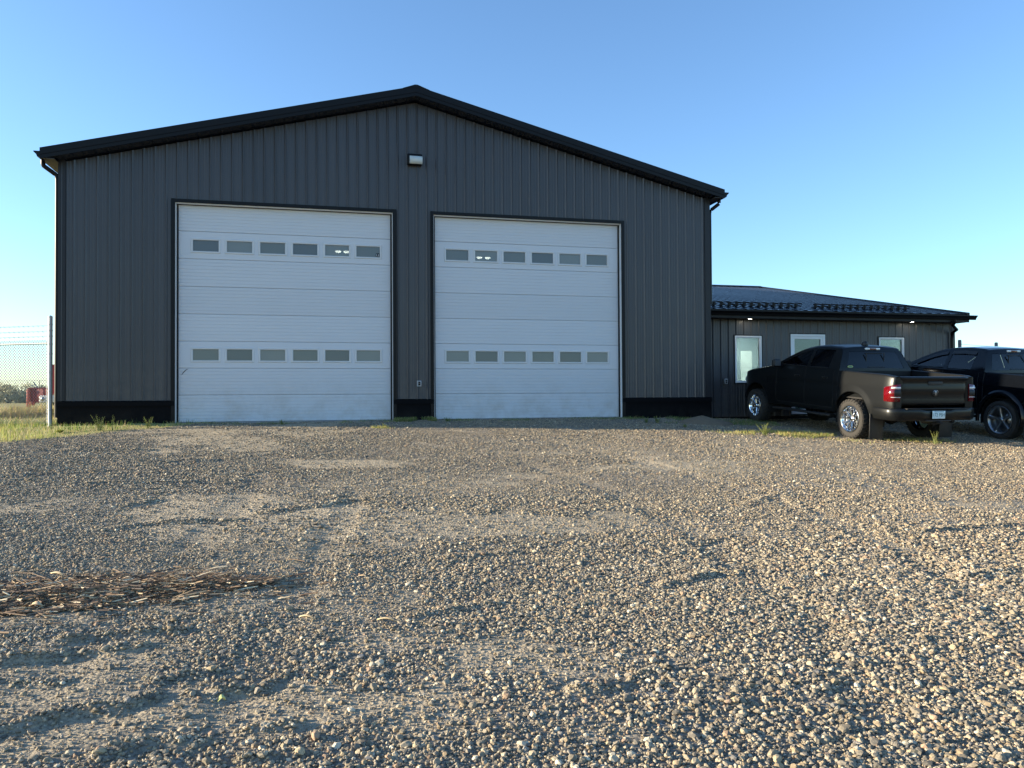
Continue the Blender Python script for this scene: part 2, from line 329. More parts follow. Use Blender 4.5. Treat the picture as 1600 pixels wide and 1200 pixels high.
def ground_material():
    m = bpy.data.materials.new('gravel_and_field'); m.use_nodes = True; nt = m.node_tree; N = nt.nodes; L = nt.links
    b = N['Principled BSDF']; b.inputs['Roughness'].default_value = .92; b.inputs['Specular IOR Level'].default_value = .2
    tc = N.new('ShaderNodeTexCoord'); at = N.new('ShaderNodeAttribute'); at.attribute_name = 'tint'; sp = N.new('ShaderNodeSeparateColor'); L.new(at.outputs['Color'], sp.inputs[0])
    def noise(sc, det=5, ro=.6):
        n = N.new('ShaderNodeTexNoise'); n.inputs['Scale'].default_value = sc; n.inputs['Detail'].default_value = det; n.inputs['Roughness'].default_value = ro; L.new(tc.outputs['Object'], n.inputs['Vector']); return n
    def ramp(src, stops):
        r = N.new('ShaderNodeValToRGB'); e = r.color_ramp.elements
        while len(e) < len(stops): e.new(.5)
        for k, (p, c) in zip(e, stops): k.position = p; k.color = (*c, 1)
        L.new(src, r.inputs[0]); return r
    def mix(f, a, b_, mode='MIX'):
        x = N.new('ShaderNodeMix'); x.data_type = 'RGBA'; x.blend_type = mode
        if hasattr(f, 'links'): L.new(f, x.inputs['Factor'])
        else: x.inputs['Factor'].default_value = f
        L.new(a, x.inputs['A']); L.new(b_, x.inputs['B']); return x.outputs['Result']
    # small stones
    v1 = N.new('ShaderNodeTexVoronoi'); v1.inputs['Scale'].default_value = 42; L.new(tc.outputs['Object'], v1.inputs['Vector'])
    sv = N.new('ShaderNodeSeparateColor'); L.new(v1.outputs['Color'], sv.inputs[0])
    st = ramp(sv.outputs[0], [(0, (.10,.095,.09)), (.3, (.19,.175,.155)), (.6, (.27,.245,.21)), (.85, (.36,.33,.29)), (1, (.52,.49,.44))])
    n1 = noise(.45, 6); dirt = ramp(n1.outputs['Fac'], [(.3, (.27,.235,.17)), (.5, (.34,.29,.205)), (.7, (.41,.345,.24))])
    n2 = noise(60, 3); dirt2 = mix(.6, dirt.outputs[0], ramp(n2.outputs['Fac'], [(.3, (.35,.35,.35)), (.7, (.75,.72,.68))]).outputs[0], 'OVERLAY')
    r1 = N.new('ShaderNodeMapRange'); r1.inputs['To Min'].default_value = .62; r1.inputs['To Max'].default_value = .12; L.new(sp.outputs[1], r1.inputs['Value'])
    lot = mix(r1.outputs[0], dirt2, st.outputs[0])
    n3 = noise(.06, 7, .7); field = ramp(n3.outputs['Fac'], [(.3, (.24,.23,.09)), (.5, (.42,.36,.18)), (.7, (.52,.45,.25))])
    n4 = noise(4, 5, .8); field2 = mix(.7, field.outputs[0], ramp(n4.outputs['Fac'], [(.3, (.25,.3,.2)), (.7, (.8,.75,.6))]).outputs[0], 'OVERLAY')
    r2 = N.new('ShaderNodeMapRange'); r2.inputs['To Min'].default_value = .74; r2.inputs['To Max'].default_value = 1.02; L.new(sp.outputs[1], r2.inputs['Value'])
    vm = N.new('ShaderNodeVectorMath'); vm.operation = 'SCALE'; L.new(lot, vm.inputs[0]); L.new(r2.outputs[0], vm.inputs['Scale'])   # gap shade between dense stones put into the colour, dusty where packed
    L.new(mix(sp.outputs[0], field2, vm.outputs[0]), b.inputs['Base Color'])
    bp = N.new('ShaderNodeBump'); bp.inputs['Strength'].default_value = .9; bp.inputs['Distance'].default_value = .012; bp.invert = True
    L.new(v1.outputs['Distance'], bp.inputs['Height'])
    b2 = N.new('ShaderNodeBump'); b2.inputs['Strength'].default_value = .7; b2.inputs['Distance'].default_value = .006
    n5 = noise(170, 3, .7); L.new(n5.outputs['Fac'], b2.inputs['Height']); L.new(bp.outputs['Normal'], b2.inputs['Normal']); L.new(b2.outputs['Normal'], b.inputs['Normal'])
    return m
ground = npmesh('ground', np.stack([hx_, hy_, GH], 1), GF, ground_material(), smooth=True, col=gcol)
tag(ground, kind='structure')

# ------------------------------------------------------------------ loose gravel
def icos(sub):
    bm = bmesh.new(); bmesh.ops.create_icosphere(bm, subdivisions=sub, radius=1); bm.verts.ensure_lookup_table()
    V = np.array([v.co[:] for v in bm.verts]); F = np.array([[v.index for v in f.verts] for f in bm.faces]); bm.free(); return V, F
OCT = (np.array([(1,0,0),(0,1,0),(-1,0,0),(0,-1,0),(0,0,1),(0,0,-1)], float), np.array([(0,1,4),(1,2,4),(2,3,4),(3,0,4),(1,0,5),(2,1,5),(3,2,5),(0,3,5)]))
def rotmats(n, flat=.5):
    a = rng.uniform(0, 2*np.pi, n); t = rng.normal(0, flat, n); p = rng.uniform(0, 2*np.pi, n)
    ca, sa = np.cos(a), np.sin(a); Rz = np.zeros((n,3,3)); Rz[:,0,0]=ca; Rz[:,0,1]=-sa; Rz[:,1,0]=sa; Rz[:,1,1]=ca; Rz[:,2,2]=1
    ct, st = np.cos(t), np.sin(t); Rx = np.zeros((n,3,3)); Rx[:,0,0]=1; Rx[:,1,1]=ct; Rx[:,1,2]=-st; Rx[:,2,1]=st; Rx[:,2,2]=ct
    cp, sp_ = np.cos(p), np.sin(p); Rp = np.zeros((n,3,3)); Rp[:,0,0]=cp; Rp[:,0,1]=-sp_; Rp[:,1,0]=sp_; Rp[:,1,1]=cp; Rp[:,2,2]=1
    return Rp @ Rx @ Rz
PAL = np.array([1.13,1.06,.92])*np.array([(.26,.24,.21),(.34,.31,.26),(.20,.19,.18),(.42,.38,.32),(.30,.25,.19),(.15,.145,.14),(.55,.52,.46),(.33,.25,.20),(.38,.33,.25),(.24,.24,.25)])
PW = np.array([.2,.17,.13,.12,.11,.08,.05,.04,.06,.04]); PW = PW/PW.sum()
def stones(x, y, r, base, nvar, smooth, name, mt, jit=.22):
    n = len(x); V0, F0 = base; k = len(V0)
    var = []
    for i in range(nvar):
        j = V0 * (1 + rng.uniform(-jit, jit, (k,1))) * rng.uniform(.85, 1.15, 3)
        for _ in range(3):                                  # knock facets off
            d = rng.normal(size=3); d /= np.linalg.norm(d); c = rng.uniform(.55,.8); pr = j @ d
            j = j - np.maximum(pr - c, 0)[:,None]*d[None,:]
        var.append(j)
    var = np.array(var); idx = rng.integers(0, nvar, n)
    S = np.stack([rng.uniform(.85,1.35,n), rng.uniform(.75,1.1,n), rng.uniform(.5,.85,n)], 1) * r[:,None]
    P = var[idx] * S[:,None,:]; P = np.einsum('nij,nkj->nki', rotmats(n, .35), P)
    z = ground_h(x, y) + r*rng.uniform(.0,.55,n)
    P[:,:,0] += x[:,None]; P[:,:,1] += y[:,None]; P[:,:,2] += z[:,None]
    F = (F0[None] + (np.arange(n)*k)[:,None,None]).reshape(-1,3)
    c = PAL[rng.choice(len(PAL), n, p=PW)] * rng.uniform(.75,1.2,(n,1))
    warm = sst(fbm(x, y, .22, 3, 90)+.04*(x), -.3, .5)[:,None]       # patches of tan stone
    c = c * (1 + warm*np.array([.03,.01,-.04])) * (1-(1-warm)*np.array([.02,.02,.05]))
    c = np.concatenate([np.clip(c,0,.8), np.ones((n,1))], 1)
    return P.reshape(-1,3), F, np.repeat(c, k, 0)
def scatter(y0, y1, dens, rmu, rsig, rmax, dirtk, seed_thin=0):
    A = []; ys = np.linspace(y0, y1, 24)
    for a, b_ in zip(ys[:-1], ys[1:]):
        hw = .74*b_ + .9; n = int(2*hw*(b_-a)*(dens(a) if callable(dens) else dens))
        A.append(np.stack([rng.uniform(-hw, hw, n), rng.uniform(a, b_, n)], 1))
    A = np.concatenate(A); x, y = A[:,0], A[:,1]
    rd = ridge_only(x, y); keep = rng.random(len(x)) < grav_mask(x, y) * np.maximum((1 - dirtk*dirt_mask(x, y)) * (.78 + .8*fbm(x, y, 1.3, 3, 101)), rd)
    dx, dy = x - B0[0], y - B0[1]; s = dx*Uv[0] + dy*Uv[1]; dn = dx*Nv[0] + dy*Nv[1]
    keep &= (dn > .02) | ((s > W) & (dn > -AS+.05)) | (s > AW)
    x, y = x[keep], y[keep]; big = 1 + .45*fbm(x, y, .5, 2, 111) + .28*sst(x + .3*(6-y), .6, 2.6)*(1-sst(y, 6.5, 9.5))
    r = np.clip(np.exp(rng.normal(math.log(rmu), rsig, len(x))) * big, .003, rmax)
    return x, y, r
def stonemat():
    m = bpy.data.materials.new('gravel_stone'); m.use_nodes = True; nt = m.node_tree; b = nt.nodes['Principled BSDF']
    a = nt.nodes.new('ShaderNodeAttribute'); a.attribute_name = 'tint'; tc = nt.nodes.new('ShaderNodeTexCoord')
    n = nt.nodes.new('ShaderNodeTexNoise'); n.inputs['Scale'].default_value = 140; n.inputs['Detail'].default_value = 3; nt.links.new(tc.outputs['Object'], n.inputs['Vector'])
    r = nt.nodes.new('ShaderNodeValToRGB'); r.color_ramp.elements[0].position = .3; r.color_ramp.elements[0].color = (.6,.6,.6,1); r.color_ramp.elements[1].position = .7; r.color_ramp.elements[1].color = (1.0,.98,.95,1)
    nt.links.new(n.outputs['Fac'], r.inputs[0]); mx = nt.nodes.new('ShaderNodeMix'); mx.data_type = 'RGBA'; mx.blend_type = 'MULTIPLY'; mx.inputs['Factor'].default_value = .8
    nt.links.new(a.outputs['Color'], mx.inputs['A']); nt.links.new(r.outputs[0], mx.inputs['B']); nt.links.new(mx.outputs['Result'], b.inputs['Base Color'])
    b.inputs['Roughness'].default_value = .85; b.inputs['Specular IOR Level'].default_value = .3
    return m
M_stone = stonemat()
parts = []; off = 0
for (y0, y1, dens, rmu, rsig, rmax, dk, base, nv) in [
    (2.2, 4.6, 1100, .0115, .28, .026, .88, icos(2), 8),
    (2.2, 6.6, 5600, .0075, .32, .020, .84, icos(1), 8),
    (4.6, 9.2, 2900, .0102, .33, .026, .90, icos(1), 8),
    (6.6, 9.2, 3400, .0075, .30, .02, .82, OCT, 8),
    (9.2, 21.5, lambda a: max(900, 3200 - 230*(a-9)), 0.0108, .32, .028, .82, OCT, 8),
    (2.2, 7.0, 3800, .0042, .28, .008, .15, OCT, 6)]:
    x, y, r = scatter(y0, y1, dens, rmu, rsig, rmax, dk)
    P, F, c = stones(x, y, r, base, nv, False, '', None)
    parts.append((P, F + off, c)); off += len(P)
gravel = npmesh('gravel', np.concatenate([p[0] for p in parts]), np.concatenate([p[1] for p in parts]), M_stone, smooth=False, col=np.concatenate([p[2] for p in parts]))
del parts
tag(gravel, 'loose grey and tan crushed gravel covering the yard in front of the shop', 'gravel', kind='stuff')

# ------------------------------------------------------------------ main shop building
def zroof(s): return 5.754 + (min(s, W-s) + .253)*.2517
shop = empty('shop_building', (B0[0], B0[1], 0), TH)
tag(shop, 'large charcoal metal shop with low gable roof and two white overhead doors', 'building')
RP = .2291
RIB = [(0,0),(.024,0.026),(.035,.026),(.059,0),(.107,0),(.113,.004),(.123,.004),(.129,0),(.166,0),(.172,.004),(.182,.004),(.188,0)]
ROOFRIB = [(0,0),(.002,.016),(.022,.016),(.024,0)]
def ribprofile(a, b, extra=(), RIB=RIB, RP=.2291):
    """x positions and outward offsets of the ribbed steel sheet between a and b"""
    P = []; n = int((b-a)/RP)+2
    for i in range(n):
        for dx, h in RIB:
            x = a + i*RP + dx
            if a <= x <= b: P.append((x, h))
    xs = [p[0] for p in P]; hs = [p[1] for p in P]
    def hat(x): return float(np.interp(x, xs, hs))
    for e in list(extra) + [b]:
        if a < e <= b and min(abs(e - x) for x in xs) > 1e-6: P.append((e, hat(e)))
    return sorted(P)
D1 = (2.327-.03, 7.005+.03); D2 = (8.022-.03, 12.682+.03); DTOP = 4.86
def sheet(mb, prof, zlo, zhi, openings, place):
    """vertical ribbed sheet; place(x, out, z) -> point"""
    for (xa, ha), (xb, hb) in zip(prof[:-1], prof[1:]):
        xm = (xa+xb)/2; cuts = [(zlo(xm) if callable(zlo) else zlo, None)]
        segs = [[(zlo(xa), zlo(xb)), (zhi(xa), zhi(xb))]]
        for (o0, o1, z0, z1) in openings:
            if o0 < xm < o1:
                new = []
                for lo, hi in segs:
                    if z0 > lo[0] + 1e-4: new.append([lo, (z0, z0)])
                    new.append([(z1, z1), hi])
                segs = new
        for lo, hi in segs:
            mb.add([place(xa, ha, lo[0]), place(xb, hb, lo[1]), place(xb, hb, hi[1]), place(xa, ha, hi[0])], [(0,1,2,3)])
ZF = .50
mb = MB()
pf = ribprofile(.02, W-.02, (*D1, *D2))
sheet(mb, pf, lambda x: ZF, lambda x: zroof(x)-.23, [(D1[0], D1[1], ZF-.1, DTOP), (D2[0], D2[1], ZF-.1, DTOP)], lambda x, h, z: (x, -h, z))
# side walls and back
L = 24.4
ps = ribprofile(.02, L-.02)
sheet(mb, ps, lambda x: ZF, lambda x: zroof(0)-.16, [], lambda x, h, z: (-h, x, z))
sheet(mb, ps, lambda x: ZF, lambda x: zroof(0)-.16, [], lambda x, h, z: (W+h, x, z))
sheet(mb, ribprofile(.02, W-.02), lambda x: ZF, lambda x: zroof(x)-.23, [], lambda x, h, z: (x, L+h, z))
mb.build('wall_cladding', M_wall, shop)
mb = MB()                                                   # inner liner keeps the inside dark
mb.box(.06, .1, .3, L-.1, 0, 5.6); mb.box(W-.1, W-.06, .3, L-.1, 0, 5.6); mb.box(.1, W-.1, L-.14, L-.1, 0, 5.6); mb.box(.1, W-.1, .3, L-.14, 5.55, 5.6)
mb.build('interior_liner', M_interior, shop)
mb = MB()
mb.box(.1, W-.1, .02, L-.14, -.05, .012); mb.build('floor_slab', M_concrete, shop)
mb = MB()
def foundation(a, b):
    mb.box(a, b, -.012, .12, -.45, ZF-.1)
    mb.extrude([(-.045, ZF-.115), (-.045, ZF-.02), (-.014, ZF+.002), (.05, ZF+.002), (.05, ZF-.115)], a, b, 'x')
foundation(-.03, D1[0]-.001); foundation(D1[1]+.001, D2[0]-.001); foundation(D2[1]+.001, W+.03)
mb.box(-.03, .10, .122, L, -.45, ZF); mb.box(W-.10, W+.03, .122, L, -.45, ZF); mb.box(.1, W-.1, L-.12, L+.01, -.45, ZF)
mb.build('foundation', M_found, shop)
mb = MB()
mb.box(-.024, .125, -.024, -.001, ZF+.003, zroof(0)-.18); mb.box(-.024, -.001, -.001, .125, ZF+.003, zroof(0)-.18)
mb.build('corner_trim', M_trim, shop)
mb = MB()
mb.box(W-.125, W+.024, -.024, -.001, ZF+.003, zroof(0)-.18); mb.box(W+.001, W+.024, -.001, .125, ZF+.003, zroof(0)-.18)
mb.build('corner_trim', M_trim, shop)
# roof: two ribbed slopes, rake boards, soffit, ridge cap
OV, OS = .35, .253
roof = MB()
rp = ribprofile(-OV, L+OV, (), ROOFRIB, .3048)
def slope(side):
    def pt(t, h, yy):                     # t 0 eave .. 1 ridge
        s = -OS + t*(W/2+OS); z = zroof(s) + h
        return ((s if side == 0 else W-s), yy, z)
    for (ya, ha), (yb, hb) in zip(rp[:-1], rp[1:]):
        roof.add([pt(0, ha, ya), pt(0, hb, yb), pt(1, hb, yb), pt(1, ha, ya)], [(0,1,2,3)])
        roof.add([pt(0, -.16, ya), pt(0, -.16, yb), pt(0, hb, yb), pt(0, ha, ya)], [(0,1,2,3)])
    roof.add([pt(0, -.20, -OV), pt(0, -.20, L+OV), pt(1, -.20, L+OV), pt(1, -.20, -OV)], [(0,1,2,3)])
slope(0); slope(1)
roof_o = roof.build('roof', M_roof, shop)
for side in (0, 1):
    for yy in (-OV-.012, L+OV-.012):
        mb = MB(); pts = [(-OS-.01, 0), (W/2, 0)] 
        P = []
        for s, _ in pts:
            z = zroof(s); x = s if side == 0 else W-s
            P.append([(x, yy, z-.198), (x, yy, z-.12), (x, yy-.012, z-.115), (x, yy-.012, z+.028), (x, yy+.10, z+.034)])
        mb.grid(P, False)
        o = mb.build('rake_trim', M_black, shop); sm = o.modifiers.new('s', 'SOLIDIFY'); sm.thickness = .008
    mb = MB(); x0, x1 = (-.16, -OS+.002) if side == 0 else (W+.16, W+OS-.002)
mb = MB()
P = []
for yy in (-OV-.03, L+OV+.03): P.append([(W/2-.32, yy, zroof(W/2-.32)+.024), (W/2-.30, yy, zroof(W/2-.30)+.032), (W/2-.03, yy, zroof(W/2)+.055), (W/2+.03, yy, zroof(W/2)+.055), (W/2+.30, yy, zroof(W/2-.30)+.032), (W/2+.32, yy, zroof(W/2-.32)+.024)])
mb.grid(P, False); mb.add([P[0][1], P[0][2], P[0][3], P[0][4], (W/2, -OV-.03, zroof(W/2)-.02)], [(0,1,2,3,4)])
o = mb.build('ridge_cap', M_black, shop)
mb = MB()                                                    # level soffit under eaves
mb.box(-OS+.01, -.002, -OV+.01, L+OV-.01, 5.565, 5.58); mb.box(W+.002, W+OS-.01, -OV+.01, L+OV-.01, 5.565, 5.58)
mb.build('soffit', M_soffit, shop)
def gutter(parent, x0, out, zt, ya, yb, m=M_black):
    k = out
    prof = [(x0, zt), (x0, zt-.12), (x0+k*.055, zt-.12), (x0+k*.075, zt-.07), (x0+k*.125, zt-.02), (x0+k*.125, zt), (x0+k*.115, zt), (x0+k*.115, zt-.018), (x0+k*.068, zt-.064), (x0+k*.05, zt-.112), (x0+k*.006, zt-.112), (x0+k*.006, zt)]
    g = MB(); g.extrude(prof, ya, yb, 'y'); g.extrude(prof[:6], ya-.004, ya, 'y'); return g.build('gutter', m, parent)
gutter(shop, -OS-.004, -1, zroof(-OS)-.045, -OV-.01, L+OV); gutter(shop, W+OS+.004, 1, zroof(-OS)-.045, -OV-.01, L+OV)
def spout(parent, pts, r=.046):
    g = MB(); P = []
    for i, p in enumerate(pts):
        p = Vector(p); P.append(p)
    g.tube(P, r, 10); return g.build('downspout', M_black, parent)
def elbow(x0, x1, y, zt, zb, yw=None):
    pts = []; n = 6
    yw = y if yw is None else yw
    pts.append((x0, y, zt)); pts.append((x0, y, zt-.08))
    for i in range(n+1):
        t = i/n; pts.append((x0 + (x1-x0)*(.06+.88*t), y+(yw-y)*t, zt-.12-.16*t))
    pts += [(x1, yw, zt-.36), (x1, yw, zt-.5), (x1, yw, zb)]
    return pts
spout(shop, elbow(-OS-.05, -.055, -OV+.30, zroof(-OS)-.15, .15, .05)); spout(shop, elbow(W+OS+.02, W+.055, -OV+.30, zroof(-OS)-.15, 2.9, .05))
# wall pack light
wp = MB(); wp.bbox(7.37, 7.72, -.14, -.02, 5.985, 6.245, .02); wpo = wp.build('wall_light', M_black, shop)
M_lens = mat('prismatic_lens', (.55,.6,.6), .15, bump=.6, bscale=60)
lp = MB(); P = []
for z, d in [(6.00,.13),(6.02,.175),(6.06,.20),(6.13,.205),(6.17,.185),(6.19,.14)]: P.append([(7.42, -d+.02, z), (7.43, -d, z), (7.71, -d, z), (7.72, -d+.02, z)])
lp.grid(P); lp.build('lens', M_lens, wpo)
ob = MB(); ob.bbox(7.585, 7.685, -.085, -.001, .79, .93, .008); obo = ob.build('outlet_cover', M_grey, shop)
ob = MB(); ob.box(7.61, 7.66, -.091, -.086, .82, .865); ob.box(7.61, 7.66, -.091, -.086, .872, .905); ob.build('socket', M_black, obo)
# overhead doors
ZS = [.013, .617, 1.213, 1.814, 2.420, 3.032, 3.648, 4.261, 4.846]
M_frame = mat('door_window_frame', (.64,.64,.64), .4)
def overhead(d, xs, lab):
    x0, x1 = d[0]+.03, d[1]-.03; yd = .13
    # casing and jamb
    c = MB(); t = .078
    c.box(d[0]-t, d[0], -.032, .02, -.3, DTOP+t); c.box(d[1], d[1]+t, -.032, .02, -.3, DTOP+t); c.box(d[0]+.0005, d[1]-.0005, -.031, .02, DTOP, DTOP+t-.001)
    dr = MB(); rows = []
    z_w = {1: (3.83, 4.078), 5: (1.39, 1.637)}
    prof = []                                                # (z, y)
    wins = []
    for k in range(8):
        a, b_ = ZS[k], ZS[k+1]
        prof += [(a, yd+.022), (a+.009, yd+.002), (a+.022, yd)]
        if k in (2, 6):
            zc = 1.512 if k == 2 else 3.947
            prof += [(a+.07, yd), (a+.075, yd+.003), (a+.08, yd), (zc-.122, yd), (zc+.122, yd), (b_-.08, yd), (b_-.075, yd+.003), (b_-.07, yd)]; wins.append((zc-.122, zc+.122, zc))
        else:
            n = 7; h = (b_-a)/(n+1)
            for i in range(1, n+1):
                z = a + i*h; prof += [(z-.008, yd), (z, yd+.0065), (z+.006, yd)]
        prof += [(b_-.020, yd), (b_-.008, yd+.002), (b_, yd+.022)]
    hw = .268
    xb = [x0]; 
    for x in xs: xb += [x-hw, x+hw]
    xb.append(x1)
    for (za, ya), (zb, yb) in zip(prof[:-1], prof[1:]):
        win = any(abs(za-w[0]) < 1e-5 and abs(zb-w[1]) < 1e-5 for w in wins)
        for i, (xa, xc) in enumerate(zip(xb[:-1], xb[1:])):
            if win and i % 2 == 1: continue
            dr.add([(xa, ya, za), (xc, ya, za), (xc, yb, zb), (xa, yb, zb)], [(0,1,2,3)])
    dr.box(x0, x1, yd+.05, yd+.06, .015, 1.2); dr.box(x0, x1, yd+.05, yd+.06, 1.83, 3.6); dr.box(x0, x1, yd+.05, yd+.06, 4.3, 4.84)
    door = dr.build('overhead_door', M_door, shop); door['label'] = lab
    c.build('door_casing', M_black, door)
    j = MB(); j.box(d[0]+.0005, d[0]+.012, -.0005, yd-.03, -.01, DTOP-.001); j.box(d[1]-.012, d[1]-.0005, -.0005, yd-.03, -.01, DTOP-.001); j.box(d[0]+.013, d[1]-.013, -.0005, yd-.03, DTOP-.013, DTOP-.001)
    j.build('door_jamb', M_vinyl, door)
    s = MB(); s.box(d[0]+.0005, x0+.018, yd-.03, yd-.004, .0, DTOP); s.box(x1-.018, d[1]-.0005, yd-.03, yd-.004, 0, DTOP); s.box(x0+.019, x1-.019, yd-.03, yd-.004, 4.835, DTOP); s.box(x0+.019, x1-.019, yd-.01, yd+.04, -.04, .012)
    s.build('weather_seal', M_seal, door)
    for z0, z1, zc in wins:
        for x in xs:
            f = MB(); o_, i_ = .315, .268; oz, iz = .167, .122
            # raised picture-frame moulding
            ring = []
            for (a, bz, yy) in [(o_, oz, yd-.001), (o_-.004, oz-.004, yd-.010), (o_-.014, oz-.014, yd-.018), (i_+.006, iz+.006, yd-.016), (i_, iz, yd+.004), (i_, iz, yd+.03)]:
                ring.append([(x-a, yy, zc-bz), (x+a, yy, zc-bz), (x+a, yy, zc+bz), (x-a, yy, zc+bz)])
            f.grid(ring, False, True); fo = f.build('window_frame', M_frame, door)
            p = MB(); p.box(x-i_, x+i_, yd+.012, yd+.016, zc-iz, zc+iz); p.build('window_pane', M_panes[(int(x*7)+int(zc))%3], door)
    return door
XS1 = [2.910, 3.624, 4.339, 5.053, 5.767, 6.475]; XS2 = [8.577, 9.285, 9.989, 10.700, 11.407, 12.112]
dA = overhead(D1, XS1, 'left white sectional overhead door with black scuff near its lower left corner')
dB = overhead(D2, XS2, 'right white sectional overhead door')
sc = MB(); pts = [(2.405+.14*t, .1285, 1.06+.135*math.sin(t*1.5)) for t in np.linspace(0, 1, 9)]
sc.tube(pts, [.002,.006,.008,.009,.008,.007,.007,.005,.003], 6); sc.build('scuff_mark', M_seal, dA)
st = MB(); st.box(6.655, 6.735, .139, .1405, 3.835, 3.92); sto = st.build('sticker', M_black, dA)
st = MB(); st.box(6.667, 6.675, .1375, .1385, 3.85, 3.905); st.box(6.667, 6.69, .1375, .1385, 3.85, 3.857); st.box(6.70, 6.722, .1375, .1385, 3.85, 3.857); st.box(6.706, 6.715, .1375, .1385, 3.8575, 3.9); st.build('sticker_print', M_vinyl, dA)
# lamps hanging inside, seen through the upper panes
M_lampon = mat('lit_lamp', (1,1,1), .5, emit=(1,.93,.80), es=9)
def pt_at(px, py, Y):
    dx, dy = (px-800)/FPX, (py-600)/FPX; u = _c*dx + _s*dy; v = -_s*dx + _c*dy
    yy = math.cos(PIT) + math.sin(PIT)*v; zz = math.sin(PIT) - math.cos(PIT)*v; t = Y/yy
    return u*t, Y, CZ + zz*t
M_shade = mat('lamp_housing', (.3,.3,.3), .4, .5)
for k, (px, py, Y, lab) in enumerate([(528.3,392.4,23.0,'lit oval lamp inside the shop, left one behind the left door'), (541.3,392.8,23.0,'lit oval lamp inside the shop, right one behind the left door'),
                       (749,401.9,24.0,'lit oval lamp inside the shop, left one behind the right door'), (762,402.4,24.0,'lit oval lamp inside the shop, right one behind the right door')]):
    X, Yy, Z = pt_at(px, py, Y)
    t = empty('hanging_lamp', (X, Yy, Z)); tag(t, lab, 'lamp', 'high bay lamps hanging inside the shop')
    a = MB(); a.lathe([(0,.03),(.05,.028),(.085,.01),(.09,-.02),(.05,-.045),(0,-.05)], n=20, axis='z'); a.build('bulb_globe', M_lampon, t)
    a = MB(); a.lathe([(.092,.0),(.095,.02),(.07,.08),(.04,.12),(.01,.13),(.008,5.54-Z)], n=16, axis='z'); a.build('housing', M_shade, t)

# ------------------------------------------------------------------ annex
def awall(px, py, o):
    X, Y, Z = pt_at(px, py, 1); d = Vector((X, Y, Z - CZ)); c = (B0[0]*Nv[0] + B0[1]*Nv[1]) + o; t = c / (d.x*Nv[0] + d.y*Nv[1])
    P = d*t; return (P.x-B0[0])*Uv[0] + (P.y-B0[1])*Uv[1] - W, CZ + P.z
anx = empty('office_annex', (B0[0] + Uv[0]*W, B0[1] + Uv[1]*W, 0), TH)
tag(anx, 'low charcoal office wing with black ribbed roof joined to the shop', 'building')
aw = AW - W; a0 = .03
def A(s): return s - W
yf = AS
ZE = 2.60
WIN = [(A(16.272), A(17.071), .881, 2.156), (A(20.786), A(21.615), .881, 2.165)]
DRW = (A(17.964), A(19.046), .02, 2.223)
mb = MB()
sheet(mb, ribprofile(a0, aw, [w for q in WIN for w in q[:2]] + list(DRW[:2])), lambda x: -.03, lambda x: ZE, [q for q in WIN] + [(DRW[0], DRW[1], -.1, DRW[3])], lambda x, h, z: (x, yf-h, z))
ad = 20.6
ps = ribprofile(yf+.02, yf+ad)
sheet(mb, ps, lambda x: -.03, lambda x: ZE, [], lambda x, h, z: (aw+h, x, z))
mb.box(a0, aw, yf+ad-.02, yf+ad, -.03, ZE)
mb.build('wall_cladding', M_wall, anx)
mb = MB()
EY, EZ, RY, RZ = .35, 2.828, 11.34, 5.128                   # eave and ridge of the annex roof
mb.add([(aw+.001, yf+.03, ZE-.05), (aw+.001, yf+ad, ZE-.05), (aw+.001, 21.3, EZ), (aw+.001, RY, RZ-.1), (aw+.001, yf+.03, EZ+.02)], [(0,1,2,3,4)])
mb.build('gable_wall', M_wall, anx)
mb = MB(); mb.box(a0, aw-.001, yf+.008, yf+.1, -.5, -.035); mb.box(aw-.1, aw+.01, yf+.101, yf+ad, -.5, -.035); mb.build('foundation', M_found, anx)
mb = MB(); mb.box(aw-.10, aw+.024, yf-.024, yf-.001, -.03, ZE); mb.box(aw+.001, aw+.024, yf-.001, yf+.12, -.03, ZE); mb.build('corner_trim', M_trim, anx)
rx = A(23.42)
mb = MB(); rp2 = ribprofile(.03, rx, (), ROOFRIB, .3048)
for (xa, ha), (xb, hb) in zip(rp2[:-1], rp2[1:]):
    mb.add([(xa, EY, EZ+ha), (xb, EY, EZ+hb), (xb, RY, RZ+hb), (xa, RY, RZ+ha)], [(0,1,2,3)])
    mb.add([(xa, 2*RY-EY, EZ+ha), (xb, 2*RY-EY, EZ+hb), (xb, RY, RZ+hb), (xa, RY, RZ+ha)], [(0,1,2,3)])
mb.build('roof', M_roof, anx)
mb = MB(); sl_ = (RZ-EZ)/(RY-EY)
for y0, z0, y1, z1 in [(EY-.02, EZ, RY, RZ), (2*RY-EY+.02, EZ, RY, RZ)]:
    mb.add([(rx-.1, y0, z0+.045), (rx+.03, y0, z0+.045), (rx+.03, y0, z0-.13), (rx-.03, y0, z0-.13), (rx-.1, y1, z1+.045), (rx+.03, y1, z1+.045), (rx+.03, y1, z1-.13), (rx-.03, y1, z1-.13)], [(0,1,5,4), (1,2,6,5), (2,3,7,6), (0,1,2,3), (4,5,6,7)])
mb.build('rake_trim', M_black, anx)
mb = MB(); mb.add([(.03, RY-.2, RZ+.0), (.03, RY, RZ+.06), (.03, RY+.2, RZ), (rx+.03, RY-.2, RZ), (rx+.03, RY, RZ+.06), (rx+.03, RY+.2, RZ)], [(0,1,4,3), (1,2,5,4)]); mb.build('ridge_cap', M_black, anx)
mb = MB(); mb.box(.03, rx+.02, EY+.03, yf-.03, ZE+.0, ZE+.012); mb.build('soffit', M_soffit, anx)
mb = MB(); mb.box(.03, rx+.03, EY+.0, EY+.028, ZE-.006, EZ-.01); mb.build('fascia', M_black, anx)
